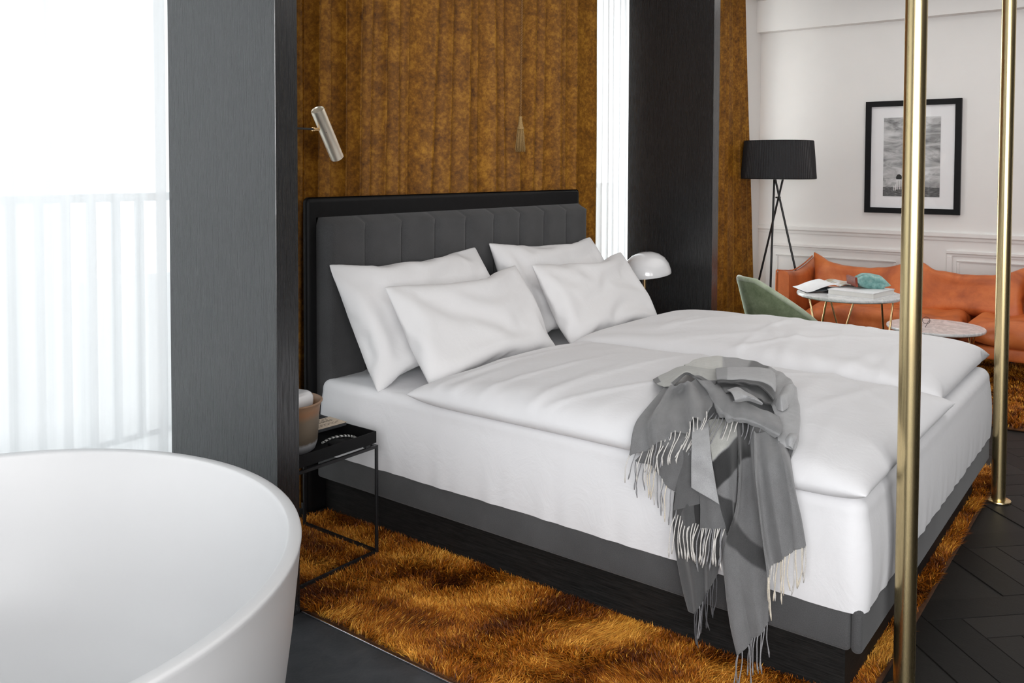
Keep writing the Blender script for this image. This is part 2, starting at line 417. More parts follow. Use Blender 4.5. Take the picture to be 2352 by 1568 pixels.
rail(.850, .912, .028, -3.6, 2.95, 'dado_rail')
def panel(y0, y1, z0, z1, w=.042, d=.02):
    rail(z1-w, z1, d, y0, y1)
    rail(z0, z0+w, d, y0, y1)
    for a, b in ((y0, y0+w), (y1-w, y1)): MB().box(XW-d, XW, a, b, z0+w, z1-w, .006, 2).build('moulding', WALLM, wr)
panel(1.70, 2.88, .14, .757); panel(1.79, 2.79, .22, .662, .02, .012)
panel(.2, 1.417, .14, .773); panel(.29, 1.345, .22, .700, .02, .012)
panel(-1.3, .0, .14, .773)
struct(MB().box(XW-.018, XW, -3.6, 2.95, 0, .11, .004).build('baseboard_right', WALLM), 'white baseboard behind the sofa', 'baseboard')
# facade with floor-to-ceiling windows
YF = 3.08
wb = struct(MB().box(2.08, 2.28, YF, 3.35, 0, CEIL).build('wall_back', WALLM), 'window wall piers behind the curtains', 'wall')
MB().box(4.72, 4.95, YF, 3.35, 0, CEIL).build('pier', WALLM, wb)
MB().box(7.03, 7.6, 2.95, 3.35, 0, CEIL).build('pier', WALLM, wb)
MB().box(-2.7, 7.6, YF, 3.35, 2.74, CEIL+.05).build('lintel', WALLM, wb)
def window(n, x0, x1, label, mull):
    fr = MB()
    fr.box(x0, x1, YF+.06, YF+.13, 0, .06); fr.box(x0, x1, YF+.06, YF+.13, 2.68, 2.74)
    for x in [x0]+mull+[x1-.06]: fr.box(x, x+.06, YF+.06, YF+.13, .06, 2.68)
    w = struct(fr.build('window_%d' % n, FRAMEM), label, 'window')
    xs = [x0]+mull+[x1-.06]
    for a, b in zip(xs[:-1], xs[1:]): MB().box(a+.06, b, YF+.09, YF+.102, .06, 2.68).build('pane', GLASS, w)
window(1, -2.6, 2.08, 'tall window behind the white sheer curtain by the bathtub', [-1.15, .3])
window(2, 2.28, 4.72, 'tall window behind the mustard curtain at the bed head', [3.45])
window(3, 4.95, 7.03, 'tall window behind the mustard curtain by the floor lamp', [])
wf = struct(MB().box(-2.75, 7.65, -3.75, -3.6, 0, CEIL).build('wall_front', DARKW), 'plain wall at the back of the room', 'wall')
struct(MB().box(-2.75, -2.6, -3.6, 3.3, 0, CEIL).build('wall_left', DARKW), 'plain wall on the far side of the bath area', 'wall')
# black oak partitions
struct(MB().box(1.645, 1.729, 2.158, 2.74, 0, CEIL, .0015, 1).build('partition', OAK), 'black stained oak partition between the bathtub and the bed', 'partition')
struct(MB().box(4.78, 4.864, 2.168, 2.74, 0, CEIL, .0015, 1).build('partition', OAK), 'black stained oak partition behind the mushroom table lamp', 'partition')

# ------------------------------------------------------------------ outside: balcony railing and a house across the street
br = thing('balcony_railing', (1.2, 4.0, 0), 'pale grey balcony railing seen through the white sheer curtain', 'railing')
MB().box(-3, 8.5, 3.97, 4.03, 1.24, 1.28, .004).build('top_rail', RAILM, br)
MB().box(-3, 8.5, 3.98, 4.02, .08, .11).build('bottom_rail', RAILM, br)
bar0 = None
for i in range(96):
    x = -2.95+i*.118
    if bar0 is None: bar0 = MB().box(x-.02, x+.02, 3.99, 4.01, .11, 1.24).build('bar', RAILM, br)
    else:
        o = bar0.copy(); COL.objects.link(o); o.location = Vector((i*.118, 0, 0))
MB().box(-4, 9, 3.4, 4.2, -.3, -.02).build('balcony_slab', RAILM, br)
bd = thing('apartment_house', (4, 16, -9), 'pale house across the street faint behind the white sheer curtain', 'building')
MB().box(-14, 7.35, 16, 22, -9, 9.5).build('wall', BLDG, bd)
for k in range(6):
    for z in (-7, -3.9, -.8, 2.3, 5.4):
        MB().box(-9.3+k*2.8, -8.1+k*2.8, 15.95, 16.02, z, z+1.7).build('window', BLDG_W, bd)
gd = struct(MB().box(-40, 60, 4.3, 80, -9.2, -9).build('ground', BLDG), 'street far below the windows', 'ground')

# ------------------------------------------------------------------ curtains
def folds_sheer(x0, x1, y, z0, z1, A, wl, seed, n=6):
    rng = np.random.RandomState(seed); m = int((x1-x0)/wl*n*2); xs = np.linspace(x0, x1, m)
    ph = np.cumsum(rng.uniform(.6, 1.5, m))*(2*pi/(n*2)); amp = A*(.6+.4*np.sin(np.linspace(0, 23, m)+seed))
    yy = y+amp*np.sin(ph); zs = np.linspace(z0, z1, 5)
    G = np.zeros((m, 5, 3))
    for j, z in enumerate(zs):
        G[:, j, 0] = xs; G[:, j, 1] = yy+.004*np.sin(xs*31+j); G[:, j, 2] = z
    return G
tag(MB().grid(folds_sheer(-2.5, 1.70, 2.86, .012, 2.86, .022, .11, 3)).build('sheer_curtain', SHEER, smooth=True), 'wide white sheer curtain behind the bathtub', 'curtain')
tag(MB().grid(folds_sheer(1.74, 5.35, 2.99, .012, 2.86, .016, .075, 5)).build('sheer_curtain', SHEER2, smooth=True), 'white sheer curtain glowing in a narrow strip right of the bed head', 'curtain')
tag(MB().grid(folds_sheer(5.45, 7.0, 2.995, .012, 2.86, .012, .09, 8)).build('sheer_curtain', SHEER, smooth=True), 'white sheer curtain behind the black partition by the floor lamp', 'curtain')

def drape(tops, bots, y, z0, zmid, z1, A, seed, ns=16, nz=22, lean=0.0):
    """tops / bots: x of every crease at z1 and at zmid; hangs on to z0"""
    rng = np.random.RandomState(seed); tops = np.array(tops); bots = np.array(bots); m = len(tops)-1
    am = A*rng.uniform(.55, 1.2, m); off = rng.uniform(-.5, .5, m+1)*A*.7
    zs = np.linspace(z0, z1, nz); G = np.zeros((m*ns+1, nz, 3))
    for j, z in enumerate(zs):
        u = (z-zmid)/(z1-zmid)
        e = bots+(tops-bots)*u
        wob = .004*np.sin(z*3.1+np.arange(m+1)*1.7)
        e = e+wob
        for i in range(m):
            for k in range(ns+(i == m-1)):
                t = k/ns; s = t
                # skewed pleat: slow rise towards the room, sharp return
                b = (t/.93)**2.1 if t < .93 else (max(0, 1-((t-.93)/.07)**2))**.5
                G[i*ns+k, j] = (e[i]+(e[i+1]-e[i])*s+.010*np.sin(pi*t)*b, y-am[i]*b+off[i]*(1-t)+off[i+1]*t, z)
    return G
T = [2.10, 2.17, 2.285, 2.325, 2.375, 2.466, 2.534, 2.611, 2.698, 2.78, 2.884, 2.952, 3.153, 3.235, 3.347, 3.417, 3.519, 3.631, 3.788, 3.925, 4.024, 4.135, 4.219, 4.336, 4.56]
Bm = [2.10, 2.165, 2.27, 2.31, 2.36, 2.456, 2.503, 2.577, 2.669, 2.746, 2.854, 2.917, 3.069, 3.175, 3.309, 3.425, 3.553, 3.648, 3.74, 3.897, 3.982, 4.129, 4.229, 4.332, 4.56]
mc = MB().grid(drape(T, Bm, 2.875, .015, 1.25, 2.85, .070, 12)).build('velvet_curtain', MUSTARD, smooth=True)
tag(mc, 'wide mustard velvet curtain hanging behind the bed headboard', 'curtain')
T2 = np.linspace(6.18, 6.79, 11)+np.array([0, .012, -.01, .01, 0, -.012, .014, 0, -.01, .006, 0])
B2 = np.linspace(6.02, 7.00, 11)+np.array([0, .03, -.02, .02, -.01, -.02, .03, 0, -.02, .01, 0])
mc2 = MB().grid(drape(T2, B2, 2.84, .015, .85, 2.85, .030, 22, ns=16)).build('velvet_curtain', MUSTARD, smooth=True)
tag(mc2, 'narrow mustard velvet curtain gathered beside the floor lamp', 'curtain')
struct(MB().box(1.73, 7.1, 2.80, 3.02, 2.852, 2.874).build('trim_2', CEILM), 'curtain track along the ceiling', 'trim')
# ------------------------------------------------------------------ bathtub
tub = thing('bathtub', (.653, 1.979, 0), 'large round matt white freestanding bathtub', 'bathtub')
pr = [(.0, .0), (.60, .0), (.635, .012), (.665, .10), (.692, .25), (.712, .40), (.726, .54), (.7305, .585), (.732, .593), (.7305, .598), (.726, .600),
      (.706, .600), (.7025, .5985), (.7005, .595), (.699, .589), (.690, .52), (.672, .40), (.635, .26), (.57, .15), (.47, .105), (.3, .09), (.05, .082), (.0, .082)]
MB().lathe(pr, (.653, 1.979, 0), 160).build('basin', ACRYL, tub, auto=50)
MB().lathe([(0, .088), (.03, .088), (.034, .085), (.034, .08)], (.653, 1.979, 0), 32).build('drain_cover', STEEL, tub, auto=40)

# ------------------------------------------------------------------ rugs with pile
RUG = vcol_mat('amber_pile', rough=.5, sheen=.0, spec=.3, tint=(1, .75, .35))
RUGB = plain('amber_rug_backing', (.085, .030, .006), .95, nscale=30, namp=.4)
def fbm(x, y, seed, octs=4, f0=1.0):
    rng = np.random.RandomState(seed); a = np.zeros_like(x); w = 1.
    for o in range(octs):
        for _ in range(4):
            th = rng.uniform(0, 2*pi); f = f0*2**o*rng.uniform(.7, 1.4)
            a += w*np.sin((x*np.cos(th)+y*np.sin(th))*f*6.28+rng.uniform(0, 6.28))*.35
        w *= .62
    return a
def pile(name, x, y, h, wdt, parent, seed, z0=.008):
    rng = np.random.RandomState(seed); n = len(x)
    lx = fbm(x, y, seed+1, 5, 1.6); ly = fbm(x, y, seed+2, 5, 1.6)      # direction in which the pile has been brushed
    lean = np.stack([lx, ly], 1)*.8+rng.normal(0, .45, (n, 2))
    lean /= np.maximum(1, np.hypot(*lean.T)/1.25)[:, None]
    H = h*rng.uniform(.65, 1.1, n)
    th = rng.uniform(0, 2*pi, n); wx = np.cos(th)*wdt/2; wy = np.sin(th)*wdt/2
    V = np.zeros((n, 5, 3)); bx, by = x, y
    for k, (t, ww) in enumerate(((0, 1), (.55, .85), (1, 0))):
        px = bx+lean[:, 0]*H*t**1.5; py = by+lean[:, 1]*H*t**1.5; pz = z0+H*t*(1-.35*t*np.minimum(1, np.hypot(*lean.T)))
        if k < 2:
            V[:, 2*k, 0] = px-wx*ww; V[:, 2*k, 1] = py-wy*ww; V[:, 2*k, 2] = pz
            V[:, 2*k+1, 0] = px+wx*ww; V[:, 2*k+1, 1] = py+wy*ww; V[:, 2*k+1, 2] = pz
        else: V[:, 4, 0] = px; V[:, 4, 1] = py; V[:, 4, 2] = pz
    base = (np.arange(n)*5)[:, None]
    tri = np.concatenate([base+np.array([[0, 1, 3]]), base+np.array([[0, 3, 2]]), base+np.array([[2, 3, 4]])], 1).reshape(-1)
    off = np.array(WLOC[parent.name]); V -= off
    me = bpy.data.meshes.new(name); nf = n*3
    me.vertices.add(n*5); me.vertices.foreach_set('co', V.ravel().astype('f4'))
    me.loops.add(nf*3); me.loops.foreach_set('vertex_index', tri.astype('i4'))
    me.polygons.add(nf); me.polygons.foreach_set('loop_start', (np.arange(nf)*3).astype('i4'))
    me.update(calc_edges=True)
    g = fbm(x, y, seed+5, 5, 2.6)*1.0+.35*fbm(x, y, seed+6, 2, 22.)+rng.normal(0, .45, n)+2.5*(rng.uniform(0, 1, n) < .03)  # random fibre tone, plus pile-lay light patches and sparkle put into the colour
    t = np.clip(.42+.36*g, 0, 1)[:, None]
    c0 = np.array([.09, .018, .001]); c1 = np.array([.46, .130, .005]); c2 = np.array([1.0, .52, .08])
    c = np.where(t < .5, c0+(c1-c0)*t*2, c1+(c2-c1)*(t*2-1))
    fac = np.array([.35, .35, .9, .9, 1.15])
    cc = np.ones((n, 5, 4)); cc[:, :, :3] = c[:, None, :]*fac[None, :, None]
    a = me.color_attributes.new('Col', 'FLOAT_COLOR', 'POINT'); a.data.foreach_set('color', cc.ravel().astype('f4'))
    me.materials.append(RUG)
    o = bpy.data.objects.new(name, me); COL.objects.link(o); o.parent = parent; o['kind'] = 'stuff'; return o
rug = thing('shag_rug', (3.15, 1.64, 0), 'amber shag rug under the bed and the tray side table', 'rug')
MB().box(1.745, 4.56, .606, 2.72, .0, .010).build('backing', RUGB, rug)
rng = np.random.RandomState(9)
def strew(n, x0, x1, y0, y1): return np.stack([rng.uniform(x0, x1, n), rng.uniform(y0, y1, n)], 1)
pts = np.concatenate([strew(105000, 1.743, 2.34, .612, 1.9), strew(40000, 1.743, 2.34, 1.9, 2.7), strew(16000, 2.34, 4.5, .612, .70), strew(9000, 4.06, 4.555, .612, 2.7)])
# worn seams: pile parts around the side table's floor rails
def near(p, a, b, w):
    a, b = np.array(a), np.array(b); d = b-a; t = np.clip(((p-a)@d)/(d@d), 0, 1); return np.hypot(*(p-(a+t[:, None]*d)).T) < w
pts = pts[~near(pts, (1.74, 2.25), (2.14, 2.25), .010)]
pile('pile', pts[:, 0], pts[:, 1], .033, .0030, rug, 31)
rug2 = thing('round_rug', (6.37, .75, 0), 'round amber shag rug in front of the leather sofa', 'rug')
MB().lathe([(0, 0), (1.06, 0), (1.064, .006), (1.06, .010), (0, .010)], (6.38, .75, 0), 96).build('backing', RUGB, rug2)
p2 = strew(60000, 5.3, 7.45, -.3, 1.85); p2 = p2[np.hypot(p2[:, 0]-6.38, p2[:, 1]-.75) < 1.055]
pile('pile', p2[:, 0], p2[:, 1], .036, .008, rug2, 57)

# ------------------------------------------------------------------ bed
X0, X1, Y0, Y1 = 2.25, 4.15, .604, 2.70
bed = thing('bed', (3.2, 1.65, 0), 'wide bed with charcoal upholstered frame and quilted headboard', 'bed')
MB().box(X0+.05, X1-.05, Y0+.055, Y1+.01, .0, .172, .003, 1).build('plinth', PLINTH, bed)
def rail_x(x0, x1, y0, y1, nm='side_rail'):
    return MB().box(x0, x1, y0, y1, .168, .284, .012, 3).build(nm, CHAR2, bed, auto=60)
rail_x(X0, X0+.06, Y0+.030, Y1); rail_x(X1-.06, X1, Y0+.030, Y1); rail_x(X0, X1, Y0, Y0+.0285, 'foot_rail')
MB().box(X0+.06, X1-.06, Y0+.03, Y1, .20, .27).build('slat_base', BLACKM, bed)
# backboard, leaning a little towards the window
LM = Matrix.Translation((0, 2.705, .2)) @ Matrix.Rotation(math.radians(-2.2), 4, 'X') @ Matrix.Translation((0, -2.705, -.2))
MB().box(2.215, 4.185, 2.712, 2.742, .02, 1.285, .022, 4).build('backboard', BLACK, bed, auto=50)
# quilted cushion: nine vertical channels
n = 9; nx = n*20; nz = 30; xa, xb, za, zb = 2.262, 4.172, .30, 1.205
G = np.zeros((nx+1, nz+1, 3))
for i in range(nx+1):
    for j in range(nz+1):
        u = i/nx*n; f = u-math.floor(u); s = j/nz
        ch = 1-(abs(f-.5)*2)**9 if 0 < i < nx else 1
        ex = min(i/nx, 1-i/nx)*(xb-xa); ez = min(s, 1-s)*(zb-za)
        rnd = min(1, math.sqrt(max(0, 1-(1-min(1, ex/.03))**2)))*min(1, math.sqrt(max(0, 1-(1-min(1, ez/.03))**2)))
        soft = min(1, ez/.05)
        G[i, j] = (xa+(xb-xa)*i/nx, 2.712-.072*rnd+.026*(1-ch)*soft*rnd, za+(zb-za)*s)
mb = MB().grid(G)
mb.build('headboard_cushion', CHAR, bed, smooth=True)
bpy.data.objects['headboard_cushion'].data.polygons.foreach_set('use_smooth', [True]*len(bpy.data.objects['headboard_cushion'].data.polygons))
# mattress under a fitted sheet
mt = thing('mattress', (3.2, 1.64, .27), 'thick mattress in a white fitted sheet on the charcoal bed frame', 'mattress')
def sheet():
    nu, nv = 760, 26; G = np.zeros((nu+1, nv+1, 3)); rngs = np.random.RandomState(5)
    cx, cy = (X0+X1)/2, (Y0+Y1-.01)/2; hx, hy = (X1-X0)/2, (Y1-.01-Y0)/2; r = .045
    ZB, ZT = .274, .565
    per = []
    L = [2*hx-2*r, pi/2*r, 2*hy-2*r, pi/2*r]*2; tot = sum(L)
    for i in range(nu+1):
        s = i/nu*tot; k = 0
        while s > L[k] and k < 7: s -= L[k]; k += 1
        side = k//2
        ang = side*pi/2-pi/2
        if k % 2 == 0:
            half = L[k]/2; t = s-half; d = hy if side % 2 == 0 else hx
            nrm = (math.cos(ang), math.sin(ang)); tan = (-math.sin(ang), math.cos(ang))
            per.append((cx+nrm[0]*d+tan[0]*t, cy+nrm[1]*d+tan[1]*t, nrm[0], nrm[1], 0))
        else:
            a = ang+s/r; sx = 1 if math.cos(ang+pi/4) > 0 else -1; sy = 1 if math.sin(ang+pi/4) > 0 else -1
            per.append((cx+sx*(hx-r)+math.cos(a)*r, cy+sy*(hy-r)+math.sin(a)*r, math.cos(a), math.sin(a), 1))
    P = np.array(per); arc = np.linspace(0, tot, nu+1)
    hem = .0016*np.sin(arc*3.1)+.0009*np.sin(arc*9.3+1)+.0006*np.sin(arc*23+2)
    wr = sum(np.sin(arc*f+rngs.uniform(0, 6))*a for f, a in ((31, .0012), (57, .0015), (83, .001), (17, .0006)))
    for j in range(nv+1):
        t = j/nv
        if t < .72:
            q = t/.72; z = ZB+(ZT-.04-ZB)*q; ins = .002
            low = (1-q)**2.2
            dx = -ins+low*(wr*.8+.007)+.012*math.sin(pi*q)**.8; zz = z+hem*low
            G[:, j, 0] = P[:, 0]+P[:, 2]*dx; G[:, j, 1] = P[:, 1]+P[:, 3]*dx; G[:, j, 2] = zz
        else:
            q = (t-.72)/.28; a = q*pi/2; rr = .04
            dx = -rr*(1-math.cos(a))
            G[:, j, 0] = P[:, 0]+P[:, 2]*dx; G[:, j, 1] = P[:, 1]+P[:, 3]*dx; G[:, j, 2] = ZT-.04+rr*math.sin(a)
    return G
Gs = sheet(); mb = MB().grid(Gs)
nu, nv = Gs.shape[:2]; top = [i*nv+nv-1 for i in range(nu-1)]; mb.f.append(tuple(top)); mb.f.append(tuple(i*nv for i in range(nu-1))[::-1])
mb.build('fitted_sheet', COTTON, mt, auto=55)

# pillows -----------------------------------------------------------
def stuffed(name, args, kw, mat, Mx, parent=None, label=None, cat=None, group=None, sub=1, bend=None):
    P, it, ib, Q = inflate(*args, **kw)
    if bend is not None: P = bend(P)
    V = [Mx @ Vector(p) for p in P] if Mx is not None else P.tolist()
    o = MB().add([tuple(v) for v in V], Q.tolist()).build(name, mat, parent, smooth=True, sub=sub, fix=False)
    if label: tag(o, label, cat, group)
    return o
def lean_matrix(cx, yb, zb, yt, zt, xsh=0, roll=0, flip=False):
    up = Vector((xsh, yt-yb, zt-zb)).normalized(); ex = Vector((1, 0, 0)); ex = (ex-up*ex.dot(up)).normalized()
    ex = Matrix.Rotation(roll, 3, up.cross(ex)) @ ex if roll else ex
    up2 = (up-ex*up.dot(ex)).normalized(); nz = ex.cross(up2)
    c = Vector((cx, (yb+yt)/2, (zb+zt)/2))
    return Matrix.Translation(c) @ Matrix((ex, up2, nz)).transposed().to_4x4()
KW = dict(hyd=.5, noise=.012, bend=.05)
stuffed('pillow', (.93, .56, 48, 30, .0012, 70, 1), dict(vol=.050, **KW), COTTON2, lean_matrix(2.70, 2.375, .587, 2.615, 1.005, roll=-.01), label='large white pillow against the headboard, on the bathtub side', cat='pillow', group='white bed pillows')
stuffed('pillow', (.93, .56, 48, 30, .0012, 70, 3), dict(vol=.050, **KW), COTTON2, lean_matrix(3.69, 2.375, .587, 2.615, 1.01, roll=.03), label='large white pillow against the headboard, on the mushroom lamp side', cat='pillow', group='white bed pillows')
stuffed('pillow', (.87, .47, 46, 26, .001, 70, 2), dict(vol=.034, **KW), COTTON2, lean_matrix(2.775, 2.19, .587, 2.41, .93, roll=-.012), label='smaller white pillow in front, on the bathtub side', cat='pillow', group='white bed pillows')
stuffed('pillow', (.87, .47, 46, 26, .001, 70, 4), dict(vol=.034, **KW), COTTON2, lean_matrix(3.735, 2.19, .587, 2.41, .925, roll=.0), label='smaller white pillow in front, nearest the mushroom lamp', cat='pillow', group='white bed pillows')

# duvets ------------------------------------------------------------
ZM = .567
def mattress_col(P, P0):
    x, y, z = P.T
    dx = np.clip(2.29-x, 0, None)+np.clip(x-4.11, 0, None); dy = np.clip(.644-y, 0, None); r = np.hypot(dx, dy)
    topz = ZM-.04+np.sqrt(np.clip(.042**2-r**2, 0, None))+.003
    m = (r < .042) & (z < topz) & (z > .3)
    P[m, 2] = topz[m]; mv = P[m]-P0[m]; P[m, :2] -= mv[:, :2]*.6
def wrinkles(P, seed, amp, it):
    """shallow drag folds running across the bed, on the upper sheet only"""
    r = np.random.RandomState(seed); x, y = P[:, 0], P[:, 1]; h = np.zeros(len(P))
    for _ in range(26):
        cx, cy = r.uniform(x.min(), x.max()), r.uniform(y.min(), y.max()); th = r.normal(0, .38); L = r.uniform(.15, .5); wd = r.uniform(.012, .035)
        u = (x-cx)*np.cos(th)+(y-cy)*np.sin(th); v = -(x-cx)*np.sin(th)+(y-cy)*np.cos(th)+.15*u*u*r.uniform(-1, 1)
        h += r.uniform(.3, 1)*np.exp(-(v/wd)**2-(u/L)**2)
    m = np.zeros(len(P), bool); m[it[2:-2, 2:-2].ravel()] = True
    P[m, 2] += (amp*h)[m]; return P
def duvet(seed, cx, cy, L, Wd, vol, label, name='duvet'):
    sh = lambda P: P+np.array([cx, cy, 0])
    P, it, ib, Q = inflate(L, Wd, 60, 90, .0012, 70, seed, grav=.00006, collide=mattress_col, z0=.625, vol=vol, shape=sh, noise=.012, bend=.05, iters=10)
    P = wrinkles(P, seed, .009, it)
    o = MB().add(P.tolist(), Q.tolist()).build(name, COTTON, None, smooth=True, sub=1, fix=False)
    return P, tag(o, label, 'duvet', 'white duvets on the bed')
DP, _ = duvet(7, 2.745, 1.375, 1.10, 1.60, .150, 'white duvet under the grey fringed throw')
DP2, _ = duvet(8, 3.755, 1.385, 1.06, 1.55, .165, 'white duvet on the far half of the bed, on the sofa side')
